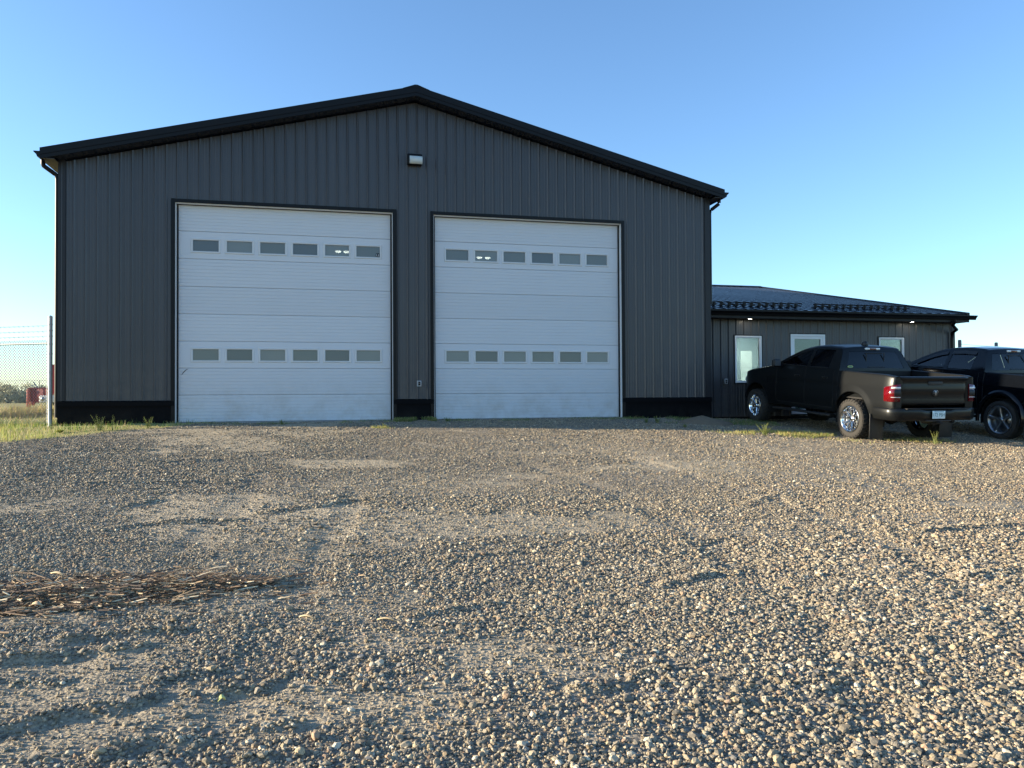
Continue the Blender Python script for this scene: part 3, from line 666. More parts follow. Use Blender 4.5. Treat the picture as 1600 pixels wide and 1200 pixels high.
g = MB(); zt = EZ-.045; prof = [(EY-.004-k, zt+z) for k, z in [(0,0),(0,-.12),(.055,-.12),(.075,-.07),(.125,-.02),(.125,0),(.115,0),(.115,-.018),(.068,-.064),(.05,-.112),(.006,-.112),(.006,0)]]
g.extrude(prof, .03, A(23.62), 'x'); g.extrude(prof[:6], A(23.62), A(23.624), 'x'); g.build('gutter', M_black, anx)
gs = awall(1492, 503, -.29)[0]
spout(anx, [(gs, EY-.06, ZE+.05), (gs, EY-.06, ZE-.02), (gs-.01, EY-.0, ZE-.10), (aw-.10, EY+.22, ZE-.20), (aw-.12, yf-.09, ZE-.28), (aw-.12, yf-.07, ZE-.45), (aw-.12, yf-.07, .1)], .042)
# snow guards
for (sa, sb) in [(15.78, 18.55), (18.93, 22.15)]:
    g = MB(); xa, xb = A(sa), A(sb)
    for yy in (1.12, ):
        z = EZ + (yy-EY)*sl_
        g.tube([(xa, yy, z+.12), (xb, yy, z+.12)], .017, 8); g.tube([(xa, yy+.03, z+.065), (xb, yy+.03, z+.065)], .013, 8)
        x = xa + .06
        while x < xb:
            g.box(x-.012, x+.012, yy-.03, yy+.2, z-.0, z+.05); g.box(x-.012, x+.012, yy-.02, yy+.05, z+.05, z+.14)
            g.box(x-.05, x+.05, yy-.012, yy-.008, z+.02, z+.12); x += RP
    g.build('snow_guard', M_black, anx)
# windows
def window(x0, x1, z0, z1, name, blind, fr=.055, glass=M_glass, fd=.07):
    t = .028
    g = MB(); g.box(x0-t, x0, yf-.026, yf+.02, z0-t, z1+t); g.box(x1, x1+t, yf-.026, yf+.02, z0-t, z1+t); g.box(x0, x1, yf-.025, yf+.02, z1, z1+t); g.box(x0, x1, yf-.025, yf+.02, z0-t, z0)
    f = MB()
    ring = []
    for d, yy in [(0, yf+.02), (0, yf-.030), (fr*.45, yf-.030), (fr*.5, yf-.015), (fr, yf-.012), (fr, yf+fd)]:
        ring.append([(x0+d, yy, z0+d), (x1-d, yy, z0+d), (x1-d, yy, z1-d), (x0+d, yy, z1-d)])
    f.grid(ring, False, True); w = f.build(name, M_vinyl, anx); g.build('trim', M_black, w)
    p = MB(); p.box(x0+fr, x1-fr, yf+.02, yf+.026, z0+fr, z1-fr); p.build('glass_pane', glass, w)
    if blind:
        b = MB(); prof = []
        z = z0+fr
        while z < z1-fr: prof += [(yf+.05, z), (yf+.058, z+.012)]; z += .024
        for (ya, za), (yb, zb) in zip(prof[:-1], prof[1:]): b.add([(x0+fr, ya, za), (x1-fr, ya, za), (x1-fr, yb, zb), (x0+fr, yb, zb)], [(0,1,2,3)])
        b.build('blind', M_interior, w)
    return w
window(*WIN[0], 'window', False); window(*WIN[1], 'window', True)
window(*DRW, 'glazed_door', True, fr=.13)
# the room behind the first window
M_roomwall = mat('pale_room_wall', (.30,.38,.41), .8); M_roomdoor = mat('white_room_panel', (.80,.88,.84), .7)
mb = MB(); mb.box(.3, 4.6, yf+2.2, yf+2.25, 0, 2.5); mb.box(.3, .35, yf+.12, yf+2.2, 0, 2.5); mb.box(4.55, 4.6, yf+.12, yf+2.2, 0, 2.5); mb.box(.36, 4.54, yf+.12, yf+2.2, 2.45, 2.5); mb.box(.3, 4.6, yf+.1, yf+2.25, -.02, .02)
mb.build('room_wall', M_roomwall, anx)
xa, za = awall(1157, 548.5, -AS-2.18); xb, zb = awall(1175, 600, -AS-2.18)
mb = MB(); mb.box(xa, xb, yf+2.17, yf+2.19, .3, za); mb.build('room_panel', M_roomdoor, anx)
M_roomglow = mat('added_room_glow', (1,1,1), .5, emit=(1,.97,.92), es=13)
mb = MB(); mb.box(1.6, 2.8, yf+.7, yf+1.3, 2.43, 2.445); mb.build('added_glow_panel', M_roomglow, anx)  # unseen glowing panel added to brighten the room behind the window
# soffit pot lights
M_pot = mat('lit_pot_light', (1,1,1), .5, emit=(1,.90,.72), es=22)
for px, py in [(1171,497.3), (1424.5,500.8)]:
    x, _ = awall(px, py, -.58)
    g = MB(); g.lathe([(0,0),(.052,0)], (x, .56, ZE-.004), 20, 'z'); po = g.build('pot_light', M_pot, anx)
    g = MB(); g.lathe([(.053,0),(.056,-.006),(.075,-.004),(.078,.004)], (x, .56, ZE-.004), 20, 'z'); g.build('trim_ring', M_vinyl, po)
g = MB(); x, z = A(15.97), .92
g.bbox(x-.045, x+.045, yf-.09, yf-.001, z-.07, z+.07, .008); oo = g.build('outlet_cover', M_grey, anx)
g = MB(); g.box(x-.025, x+.025, yf-.096, yf-.091, z-.045, z-.005); g.box(x-.025, x+.025, yf-.096, yf-.091, z+.005, z+.045); g.build('socket', M_black, oo)

# ------------------------------------------------------------------ pickup trucks
M_blackpl0 = None
M_fabric = mat('dark_seat_fabric', (.03,.03,.032), .9)
M_tyre = mat('tyre_rubber', (.035,.033,.030), .85, 0, .3, var=.25, vscale=9, bump=.3, bscale=60)
M_chrome = mat('chrome_wheel', (.80,.80,.80), .12, 1)
M_brush = mat('machined_alloy', (.32,.33,.34), .28, .9)
M_blackpl = mat('black_plastic', (.012,.012,.012), .55, bump=.1, bscale=120)
M_under = mat('underbody', (.010,.010,.010), .8)
M_red = mat('red_lens', (.11,.002,.004), .12, coat=.8)
M_white = mat('clear_lens', (.75,.75,.72), .12, coat=.6)
M_tint = glassmat('dark_tinted_glass', (.04,.045,.05), .02, .7, (.003,.003,.004))
M_tint2 = glassmat('light_tinted_glass', (.42,.46,.46), .02, .05, (.01,.01,.01))
M_flap = mat('rubber_mud_flap', (.02,.02,.02), .5)
M_plate = mat('plate_white', (.62,.76,.80), .4)
M_plateink = mat('plate_green_ink', (.02,.14,.16), .5)
def textmesh(name, body, size, m, parent, loc, rot=(R(90), 0, 0), thick=.0006, sx=1):
    cu = bpy.data.curves.new(name, 'FONT'); cu.body = body; cu.size = size; cu.align_x = 'CENTER'; cu.align_y = 'CENTER'; cu.extrude = thick
    tmp = bpy.data.objects.new(name, cu); COL.objects.link(tmp); bpy.context.view_layer.update()
    me = bpy.data.meshes.new_from_object(tmp.evaluated_get(bpy.context.evaluated_depsgraph_get())); bpy.data.objects.remove(tmp)
    me.name = name; me.materials.clear(); me.materials.append(m)
    o = bpy.data.objects.new(name, me); link(o, parent); o.location = loc; o.rotation_euler = rot; o.scale = (sx, 1, 1); return o
def wheel(parent, x, y, side, Rt, Rr, wt, style, rimmat, steer=0):
    """side -1 = left (outer face towards -x)"""
    h = wt/2; k = side
    rm = MB(); f = k*h
    rm.lathe([(Rr-.035, -k*h*.8), (Rr-.02, k*h*.2), (Rr-.03, f*.80), (Rr-.004, f*.93), (Rr+.006, f*1.0), (Rr+.002, f*1.03), (Rr-.012, f*1.02), (Rr-.022, f*.90), (Rr-.045, f*.70), (Rr-.05, f*.25)], n=48)
    rm.lathe([(Rr-.03, -k*h*.2), (.01, -k*h*.15)], n=32)
    n = 10 if style == 'mesh' else 5
    for i in range(n):
        a = 2*math.pi*i/n + .15
        def P(r, an, t): return (t, r*math.cos(an), r*math.sin(an))
        if style == 'mesh':
            w0, w1, sp = .045, .022, .115
            for sgn in (-1, 1):
                q = []
                for r, an, t, ww in [(.055, a, f*.62, .020), (Rr*.55, a+sgn*.03, f*.72, .014), (Rr*.78, a+sgn*.10, f*.80, .012), (Rr-.015, a+sgn*.20, f*.86, .013)]:
                    da = ww/r
                    q.append([P(r, an-da, t), P(r, an-da*.5, t+k*.014), P(r, an+da*.5, t+k*.014), P(r, an+da, t), P(r, an+da, t-k*.03), P(r, an-da, t-k*.03)])
                rm.grid(q, False, True)
        else:
            q = []
            for r, an, t, ww in [(.05, a, f*.55, .034), (Rr*.5, a, f*.66, .026), (Rr*.8, a, f*.74, .036), (Rr-.012, a, f*.84, .056)]:
                da = ww/r
                q.append([P(r, an-da, t), P(r, an-da*.6, t+k*.018), P(r, an+da*.6, t+k*.018), P(r, an+da, t), P(r, an+da, t-k*.04), P(r, an-da, t-k*.04)])
            rm.grid(q, False, True)
    rm.lathe([(0.001, f*.84), (.03, f*.835), (.048, f*.80), (.052, f*.6), (.078, f*.56), (.08, f*.3)], n=24)
    for i in range(6):
        a = 2*math.pi*i/6; rm.lathe([(.001, f*.66), (.008, f*.655), (.010, f*.5)], (0, .066*math.cos(a), .066*math.sin(a)), 8)
    w = rm.build('wheel', rimmat, parent); w.location = (x, y, Rt-.012); w.rotation_euler = (0, 0, steer)
    t = MB(); s = wt*.06
    prof = [(Rr-.01, -h*.86), (Rr+.02, -h*.98), (Rr+(Rt-Rr)*.5, -h*1.06), (Rt-.03, -h*.97), (Rt-.014, -h*.84), (Rt-.012, 0), (Rt-.014, h*.84), (Rt-.03, h*.97), (Rr+(Rt-Rr)*.5, h*1.06), (Rr+.02, h*.98), (Rr-.01, h*.86)]
    t.lathe(prof, n=64)
    nl = 30 if style == 'mesh' else 46; dep = .013 if style == 'mesh' else .006
    for i in range(nl):
        for rowk, (xa, xb, r0, ph) in enumerate([(-h*.98, -h*.52, 1, 0), (h*.52, h*.98, 1, .5), (-h*.46, -h*.03, 0, .25), (h*.03, h*.46, 0, .75)]):
            a0_ = 2*math.pi*(i+ph)/nl; da = 2*math.pi/nl*.34
            def Q(x_, a_, r_): return (x_, r_*math.cos(a_), r_*math.sin(a_))
            sk = .05*(1 if rowk % 2 else -1)
            b = Rt-.016; tp = Rt-.012+dep
            if r0: xo = xa if abs(xa) > abs(xb) else xb; xi = xb if xo == xa else xa
            else: xo, xi = xa, xb
            vs = [Q(xo, a0_-da, b-(.02 if r0 else 0)), Q(xi, a0_-da+sk, b), Q(xi, a0_+da+sk, b), Q(xo, a0_+da, b-(.02 if r0 else 0)),
                  Q(xo*.985, a0_-da*.85, tp-(.008 if r0 else 0)), Q(xi, a0_-da*.85+sk, tp), Q(xi, a0_+da*.85+sk, tp), Q(xo*.985, a0_+da*.85, tp-(.008 if r0 else 0))]
            t.add(vs, [(0,3,2,1),(4,5,6,7),(0,1,5,4),(1,2,6,5),(2,3,7,6),(3,0,4,7)])
            if r0 and style == 'mesh':      # shoulder block running down the sidewall
                sg = 1 if xo > 0 else -1
                vs = [(sg*h*1.0, (Rt-.022)*math.cos(a0_-da), (Rt-.022)*math.sin(a0_-da)), (sg*h*1.0, (Rt-.022)*math.cos(a0_+da), (Rt-.022)*math.sin(a0_+da)),
                      (sg*h*1.06, (Rt-.055)*math.cos(a0_+da*.6), (Rt-.055)*math.sin(a0_+da*.6)), (sg*h*1.06, (Rt-.055)*math.cos(a0_-da*.6), (Rt-.055)*math.sin(a0_-da*.6))]
                vs2 = [(v[0]+sg*.007, v[1], v[2]) for v in vs]
                t.add(vs+vs2, [(0,3,2,1),(4,5,6,7),(0,1,5,4),(1,2,6,5),(2,3,7,6),(3,0,4,7)])
    t.build('tyre', M_tyre, w)
    d = MB(); d.lathe([(.17, -k*.02), (.17, k*.0), (.02, k*.0)], n=28); d.build('brake_disc', M_brush, w)
    return w
def lerp_curve(pts, x): return float(np.interp(x, [p[0] for p in pts], [p[1] for p in pts]))
def truck(name, label, base, phi, pitch, paint, glass, o):
    root = empty(name, base, phi); root.rotation_euler = (pitch, 0, phi); tag(root, label, 'pickup truck', 'dark pickup trucks parked at the office wing')
    HW, WB, RA = 1.0, 3.60, o['arch']
    zc = o['Rt'] - .0
    top_c = [(-1.16,1.345),(-.9,1.375),(0,1.40),(.44,1.415),(.46,1.43),(1.6,1.445),(2.7,1.475),(2.95,1.45),(3.3,1.405),(3.8,1.335),(4.15,1.27),(4.42,1.16)]
    zb = o.get('rocker', .50)
    def zbot(y):
        z = zb if y > -.62 else (zb + .10 + .06*min(1, (-y-.62)/.4))
        if 4.0 < y: z = zb+.05
        for c in (0, WB):
            d = abs(y-c)
            if d < RA: z = max(z, zc + math.sqrt(max(0, 1-(d/RA)**2.2))*(RA*1.03))
        return z
    def hwid(y, z):
        w = HW
        w -= .05*max(0, (.80-z)/.35)**1.5 if z < .80 else 0
        w -= .045*max(0, (z-1.12)/.3)**1.6 if z > 1.12 else 0
        if y > 3.75: w -= .26*((y-3.75)/.70)**2.4
        if y < -.95: w -= .05*((-.95-y)/.22)**2
        # wheel arch flare
        for c in (0, WB):
            d = math.hypot(y-c, (z-zc)); 
            if d < RA+.22: w += o['flare']*max(0, 1-abs(d-RA-.0)/.16)**1.0*(1 if z > .5 else .4)
        # shoulder line
        if .46 < y < 3.1: w -= .010*math.exp(-((z-1.10)/.05)**2)
        return w
    ys = set([-1.16,-1.13,-1.08,-1.0,-.9,-.8])
    for c in (0, WB):
        for k in range(41): ys.add(round(c + RA*1.0*math.sin(math.pi/2*(k-20)/20), 4))
        for k in (.05, .1, .17): ys.add(round(c-RA-k, 4)); ys.add(round(c+RA+k, 4))
    for k in np.arange(.7, 3.05, .08): ys.add(round(float(k), 4))
    ys |= {4.2, 4.26, 4.3, 4.34, 4.38, 4.42}
    ys = sorted(y for y in ys if y <= 4.42)
    NR = 22
    rows = []
    body = MB()
    for sgn in (-1, 1):
        G = []
        for y in ys:
            a, b_ = zbot(y), lerp_curve(top_c, y)
            G.append([(sgn*hwid(y, z), y, z) for z in [a + (b_-a)*(k/NR) for k in range(NR+1)]])
        # return the lower edge inward (lip)
        G = [[(p[0][0]-sgn*.05, p[0][1], p[0][2]+.004)] + p for p in G]
        # rear corner wraps round to the tailgate
        e = G[0]; wrap = []
        for dx, dy in [(.19, .015), (.12, .005), (.05, 0.0), (.015, .0)]:
            wrap.append([(q[0]-sgn*dx, q[1]-.012+dy, q[2]) for q in e])
        body.grid(wrap + G, True)
        # rail cap
        P = []
        for y in [v for v in ys if v <= .44]:
            z = lerp_curve(top_c, y); x = hwid(y, z)
            P.append([(sgn*x, y, z), (sgn*(x-.01), y, z+.012), (sgn*(x-.085), y, z+.014), (sgn*(x-.095), y, z-.0), (sgn*(x-.10), y, .86)])
        body.grid(P, True)
    # hood, cowl, front face
    P = []
    for y in [v for v in ys if v >= 2.70]:
        z = lerp_curve(top_c, y); w = hwid(y, z)
        cr = .085*min(1, (4.55-y)/1.2)
        P.append([(w*t, y, z + cr*(1-abs(t)**2.6) + (.012 if abs(abs(t)-.45) < .08 else 0)) for t in np.linspace(-1, 1, 25)])
    body.grid(P, True)
    fr = []
    yl = ys[-1]; zl = lerp_curve(top_c, yl); wl = hwid(yl, zl)
    for z, dy in [(zl, 0), (1.05, .06), (.85, .07), (.72, .05)]:
        fr.append([(wl*1.02*t, yl+dy*(1-t*t*.9), z + (.05*(1-abs(t)**2.6) if z == zl else 0)) for t in np.linspace(-1, 1, 21)])
    body.grid(fr, True)
    body.build('body', paint, root, weld=True)
    # inside of the box, floor, underbody
    u = MB()
    u.box(-.88, .88, -1.10, .50, .84, .87); u.box(-.89, .89, .47, .51, .80, 1.41)
    u.box(-.45, -.36, -1.15, 4.2, .52, .66); u.box(.36, .45, -1.15, 4.2, .52, .66)
    u.box(-.80, .80, .62, 2.95, .50, .62); u.box(-.7, .7, 4.0, 4.25, .5, .8); u.box(-.35, .35, 2.9, 4.1, .55, 1.2)
    u.tube([(-.86, 0, zc), (.86, 0, zc)], .05, 10); u.lathe([(.001,-.14),(.10,-.11),(.15,0),(.10,.11),(.001,.14)], (0, .0, zc), 16); u.tube([(-.86, WB, zc), (.86, WB, zc)], .045, 8)
    for c in (0, WB):
        for sgn in (-1, 1):
            q = []
            for k in range(17):
                a = math.pi*k/16*1.16 - .25; q.append([(sgn*.955, c+RA*1.0*math.cos(a), zc+RA*1.0*math.sin(a)), (sgn*.60, c+RA*math.cos(a), zc+RA*math.sin(a))])
            u.grid(q, True); u.box(min(sgn*.60, sgn*.58), max(sgn*.60, sgn*.58), c-RA, c+RA, .55, zc+RA)
    u.box(-.28, .28, -.95, -.55, .50, .62); u.tube([(.55, -1.1, .45), (.55, .5, .48), (.3, 2, .5)], .035, 8)
    u.box(-.30, .30, .8, 1.9, .42, .50)
    u.build('underbody', M_under, root)
    # greenhouse
    roofc = [(.50,1.44),(.56,1.62),(.62,1.80),(.68,1.905),(.80,1.935),(1.2,1.957),(1.6,1.945),(1.85,1.905),(2.1,1.835),(2.4,1.715),(2.7,1.57),(2.92,1.455)]
    def gx(z): return .945 - .02*min(1, max(0,(z-1.42)/.05)) - .245*max(0, (z-1.46)/.50)**1.08
    def zr(y): return lerp_curve(roofc, y)
    cab = MB(); glassm = {}
    wf = [(.88, 1.55), (1.66, 2.62)]
    yc = sorted(set([round(float(v), 3) for v in np.linspace(.50, 2.92, 41)] + [.88, 1.55, 1.66, 2.62, .56, .62, .68]))
    def rail(y): return zr(y) - (.085 if y < 1.7 else .085)
    for sgn in (-1, 1):
        for ya, yb in zip(yc[:-1], yc[1:]):
            ym = (ya+yb)/2; inw = any(a < ym < b_ for a, b_ in wf)
            def colpts(y):
                t = zr(y); lo = lerp_curve(top_c, y) - .02; wb = lo + .055; wt = max(wb, rail(y)); t = max(t, wt+.005)
                return [lo, wb, (wb+wt)/2, wt, (wt+t)/2, t]
            A_, B_ = colpts(ya), colpts(yb)
            for k in range(5):
                if inw and k in (1, 2): continue
                cab.add([(sgn*gx(A_[k]), ya, A_[k]), (sgn*gx(B_[k]), yb, B_[k]), (sgn*gx(B_[k+1]), yb, B_[k+1]), (sgn*gx(A_[k+1]), ya, A_[k+1])], [(0,1,2,3)], True)
    def crown(y, t, amp=.04): return amp*(1-abs(t)**2.2)
    P = []
    for y in [v for v in yc if .68 <= v <= 1.9]:
        P.append([(gx(zr(y))*t, y, zr(y)+crown(y, t)) for t in np.linspace(-1, 1, 17)])
    cab.grid(P, True)
    # rear wall of the cab with the window opening
    rw = .80; backz = [1.40, 1.47, 1.83, 1.87, 1.905]
    def yb_(z): return float(np.interp(z, [1.40, 1.44, 1.62, 1.80, 1.905, 1.95], [.50, .50, .56, .62, .68, .70]))
    ts = [-1, -.96, -rw, -.4, 0, .4, rw, .96, 1]
    for k in range(4):
        for i in range(8):
            if k == 1 and 2 <= i <= 5: continue
            q = []
            for z in (backz[k], backz[k+1]):
                for t in (ts[i], ts[i+1]):
                    zz = z + (crown(0, t) if z == 1.905 else 0); q.append((gx(z)*t, yb_(z)-.03*(1-t*t), zz))
            cab.add([q[0], q[1], q[3], q[2]], [(0,1,2,3)], True)
    q = [[(gx(1.905)*t, yb_(1.905)-.03*(1-t*t), 1.905+crown(0,t)) for t in ts], [(gx(zr(.68))*t, .68, zr(.68)+crown(.68,t)) for t in ts]]
    cab.grid(q, True)
    cb = cab.build('cab', paint, root, weld=True)
    g = MB(); P = []
    for y in [v for v in yc if v >= 1.85]:
        z = zr(y); P.append([(gx(z)*.985*t, y + .10*(1-t*t)*min(1, (y-1.85)/.6), z+crown(y, t)-.003) for t in np.linspace(-1, 1, 17)])
    g.grid(P, True); g.build('windshield', glass, root)
    for sgn in (-1, 1):
        for (a, b_) in wf:
            g = MB(); P = []
            for y in [v for v in yc if a-1e-6 <= v <= b_+1e-6]:
                lo = lerp_curve(top_c, y) - .02 + .055; hi = max(lo+.001, rail(y)); P.append([(sgn*(gx(z)-.008), y, z) for z in np.linspace(lo-.01, hi+.008, 6)])
            g.grid(P, True); w = g.build('side_window', glass, root)
            sp_ = MB(); sp_.tube([(sgn*(gx(lerp_curve(top_c, y)+.03)+.004), y, lerp_curve(top_c, y)+.03) for y in np.linspace(a, b_, 8)], .008, 6); sp_.build('window_seal', M_blackpl, w)
            if o.get('visor'):
                v = MB(); P = []
                for y in [q for q in yc if a-1e-6 <= q <= b_+1e-6]:
                    hi = rail(y)+.02
                    if rail(y) < lerp_curve(top_c, y)+.09: continue
                    P.append([(sgn*(gx(hi)+.004), y, hi), (sgn*(gx(hi)+.022), y, hi-.025), (sgn*(gx(hi-.07)+.026), y, hi-.075)])
                v.grid(P, True); v.build('rain_visor', M_blackpl, root)
    g = MB(); P = []
    for z in (1.465, 1.56, 1.66, 1.76, 1.835): P.append([(gx(z)*t, yb_(z)-.03*(1-t*t)+.006, z) for t in np.linspace(-rw-.02, rw+.02, 13)])
    g.grid(P, True); rwin = g.build('rear_window', glass, root)
    g = MB()
    for x0, x1, z0, z1 in [(-.235,-.222,1.49,1.80),(.222,.235,1.49,1.80),(-.222,.222,1.49,1.50),(-.222,.222,1.79,1.80)]: g.box(x0, x1, yb_((z0+z1)/2)-.034, yb_((z0+z1)/2)-.018, z0, z1)
    g.build('slider_frame', M_blackpl, rwin)
    if o.get('sticker'):
        g = MB(); n = 20; yy = yb_(1.50)-.012
        g.add([(-.66+.075*math.cos(2*math.pi*k/n), yy-.012, 1.503+.026*math.sin(2*math.pi*k/n)) for k in range(n)], [tuple(range(n))]); s_ = g.build('window_sticker', mat('yellow_green_sticker', (.42,.50,.18), .5), rwin)
        g = MB(); g.add([(-.66+.045*math.cos(2*math.pi*k/n), yy-.014, 1.503+.010*math.sin(2*math.pi*k/n)) for k in range(n)], [tuple(range(n))]); g.build('sticker_print', M_plateink, s_)
    # third brake lamp
    g = MB(); g.bbox(-.19, .19, .615, .67, 1.868, 1.915, .012); l3 = g.build('brake_lamp', M_white, root)
    g = MB(); g.bbox(-.085, .085, .608, .62, 1.873, 1.910, .004); g.build('red_lens', M_red, l3)
    if o.get('dome'):
        g = MB(); g.lathe([(.001,.095),(.035,.09),(.06,.065),(.068,.03),(.07,0)], (-.02, .85, 1.97), 18, 'z'); g.box(-.03, .0, .80, .98, 1.97, 2.0); g.build('roof_antenna', M_blackpl, root)
    # seats, dash
    s_ = MB()
    for x in (-.42, .42):
        s_.bbox(x-.25, x+.25, 1.75, 2.25, .95, 1.10, .05, 3); s_.bbox(x-.25, x+.25, 1.62, 1.78, 1.02, 1.62, .06, 3); s_.bbox(x-.13, x+.13, 1.64, 1.75, 1.64, 1.82, .04, 3)
    s_.bbox(-.78, .78, .78, 1.25, .95, 1.08, .05, 3); s_.bbox(-.78, .78, .66, .82, 1.0, 1.50, .06, 3)
    for x in (-.48, .48): s_.bbox(x-.13, x+.13, .68, .78, 1.5, 1.66, .04, 3)
    s_.bbox(-.85, .85, 2.45, 2.85, 1.1, 1.44, .06, 3)
    s_.build('seats', M_fabric, root)
    # door gaps, mouldings, handles
    for sgn in (-1, 1):
        g = MB()
        for y0 in (.60, 1.62, 2.74):
            pts = [(sgn*(hwid(y0, z)+.0005), y0 + (.02*math.sin((z-.6)*2) if y0 < 1 else 0), z) for z in np.linspace(.62, lerp_curve(top_c, y0)-.01, 12)]
            g.tube(pts, .0045, 4)
        g.tube([(sgn*(hwid(y, .60)+.0005), y, .60) for y in np.linspace(.6, 2.74, 14)], .0045, 4)
        g.tube([(sgn*(hwid(.47, z)+.0005), .47, z) for z in np.linspace(.56, 1.41, 10)], .006, 4)
        g.build('door_gap', M_seal, root)
    for sgn in (-1, 1):
        for y0 in (.78, 1.80):
            x = sgn*(hwid(y0, 1.22)+.012)
            hm = MB(); hm.bbox(min(x-.012, x+.012), max(x-.012, x+.012), y0, y0+.20, 1.235, 1.265, .008); hm.build('door_handle', o['handle'], root)
        m = MB(); mx = sgn*1.02
        m.bbox(min(mx, mx+sgn*.21), max(mx, mx+sgn*.21), 2.50, 2.62, 1.43, 1.62, .045, 3); m.tube([(sgn*.92, 2.62, 1.43), (sgn*1.06, 2.58, 1.50)], .03, 8); mo = m.build('mirror', M_blackpl, root)
        g = MB(); g.box(min(mx+sgn*.03, mx+sgn*.18), max(mx+sgn*.03, mx+sgn*.18), 2.494, 2.499, 1.46, 1.59); g.build('mirror_glass', M_brush, mo)
        g = MB(); g.bbox(min(sgn*.86, sgn*1.02), max(sgn*.86, sgn*1.02), .68, 2.85, .40, .455, .02, 3)
        for y0 in (.9, 2.6): g.box(min(sgn*.6, sgn*.9), max(sgn*.6, sgn*.9), y0, y0+.06, .45, .50)
        g.build('side_step', M_blackpl, root)
        # mud flap
        g = MB(); g.bbox(min(sgn*.70, sgn*1.02), max(sgn*.70, sgn*1.02), -.60, -.588, .06, .58, .004); g.build('mud_flap', M_flap, root)
        # head lamp
        g = MB(); g.bbox(min(sgn*.58, sgn*.80), max(sgn*.58, sgn*.80), 4.25, 4.46, .98, 1.13, .03, 3); g.build('headlight', M_white, root)
        if o.get('fender_flare'):
            for c in (0, WB):
                P = []
                for k in range(25):
                    a = math.pi*(k/24)*1.10 - .16; ca, sa = math.cos(a), math.sin(a)
                    row = []
                    for rr, off_ in [(RA-.02, .0), (RA-.015, .05), (RA+.03, .055), (RA+.085, .0)]:
                        y, z = c+rr*ca, zc+rr*1.03*sa; row.append((sgn*(1.005+off_), y, z))
                    P.append(row)
                g = MB(); g.grid(P, True); g.build('fender_flare', o['flaremat'], root)
    # tailgate
    prof = [(1.352,-1.115),(1.358,-1.15),(1.345,-1.188),(1.325,-1.195),(1.300,-1.182),(1.27,-1.160),(1.235,-1.153),(1.20,-1.158),(1.12,-1.168),(1.06,-1.170),(1.03,-1.160),(.98,-1.150),(.90,-1.152),(.84,-1.160),(.80,-1.155),(.785,-1.12)]
    g = MB(); xs_ = list(np.linspace(-.805, .805, 25)); P = []
    for z, y in prof: P.append([(x, y - .018*(1-(x/.805)**2) + (.018 if abs(x) > .79 else 0), z) for x in xs_])
    g.grid(P, True); g.add([(-.80,-1.10,1.35),(.80,-1.10,1.35),(.80,-1.10,.79),(-.80,-1.10,.79)], [(0,1,2,3)])
    g.grid([[(x, -1.10, 1.35) for x in xs_], P[0]], True)
    tg = g.build('tailgate', paint, root)
    g = MB(); g.bbox(-.17, .17, -1.19, -1.165, 1.185, 1.262, .010, 3); g.build('tailgate_handle', M_blackpl, tg)
    if o.get('emblem'):
        # dark shield badge: round plate with a horned head in relief
        g = MB(); g.lathe([(.001,-.010),(.062,-.010),(.070,-.004),(.072,.004)], (0,-1.186,1.035), 24, 'y')
        em = g.build('emblem', M_blackpl, tg)
        g = MB()
        for sgn in (-1, 1):
            g.tube([(sgn*.006,-1.199,1.070),(sgn*.028,-1.200,1.082),(sgn*.048,-1.200,1.068),(sgn*.053,-1.200,1.042),(sgn*.040,-1.199,1.024),(sgn*.027,-1.199,1.034)], [.008,.010,.010,.009,.007,.004], 6)
        g.add([(-.018,-1.202,1.075),(.018,-1.202,1.075),(.022,-1.206,1.045),(.010,-1.205,.990),(-.010,-1.205,.990),(-.022,-1.206,1.045),(0,-1.212,1.05)], [(0,1,6),(1,2,6),(2,3,6),(3,4,6),(4,5,6),(5,0,6)])
        g.build('emblem_relief', M_brush, em)
    for sgn in (-1, 1):
        path = [(.825,-1.178),(.90,-1.182),(.955,-1.172),(.990,-1.135),(1.000,-1.07),(1.003,-.99),(1.000,-.955)]
        def lampstrip(z0, z1, pa, off_, m, nm, parent, slant=0):
            P = []
            for i, (x, y) in enumerate(pa):
                nx_, ny_ = (0, -1) if i < 2 else ((.5,-.85) if i == 2 else ((.85,-.5) if i == 3 else (1, 0)))
                a, b_ = z0, z1 - slant*i
                col = []
                for z, oo in [(a, -.02), (a+.008, .006), ((a+b_)/2, .010), (b_-.008, .006), (b_, -.02)]:
                    col.append((sgn*(x+nx_*(off_+oo)-.045*max(0,(z-1.12)/.3)**1.6), y+ny_*(off_+oo), z))
                P.append(col)
            g = MB(); g.grid(P, True); 
            g.add(P[0], [tuple(range(5))]); g.add(P[-1], [tuple(range(5))])
            return g.build(nm, m, parent)
        tl = lampstrip(.855, 1.215, path, .004, M_red, 'taillight', root, .012)
        lampstrip(.965, 1.105, path[:3], .012, M_blackpl, 'dark_lens', tl)
        lampstrip(1.110, 1.160, path[:4], .012, M_white, 'reverse_lens', tl)
        lampstrip(.935, .960, path[:4], .012, M_white, 'reverse_lens', tl)
    # bumper
    bp = [(1.015,-.66),(1.03,-.85),(1.02,-1.05),(.985,-1.17),(.90,-1.235),(.78,-1.26),(.4,-1.285),(.30,-1.29),(.22,-1.275)]
    full = [(-x, y) for x, y in bp] + [(x, y) for x, y in bp[::-1]]
    P = []
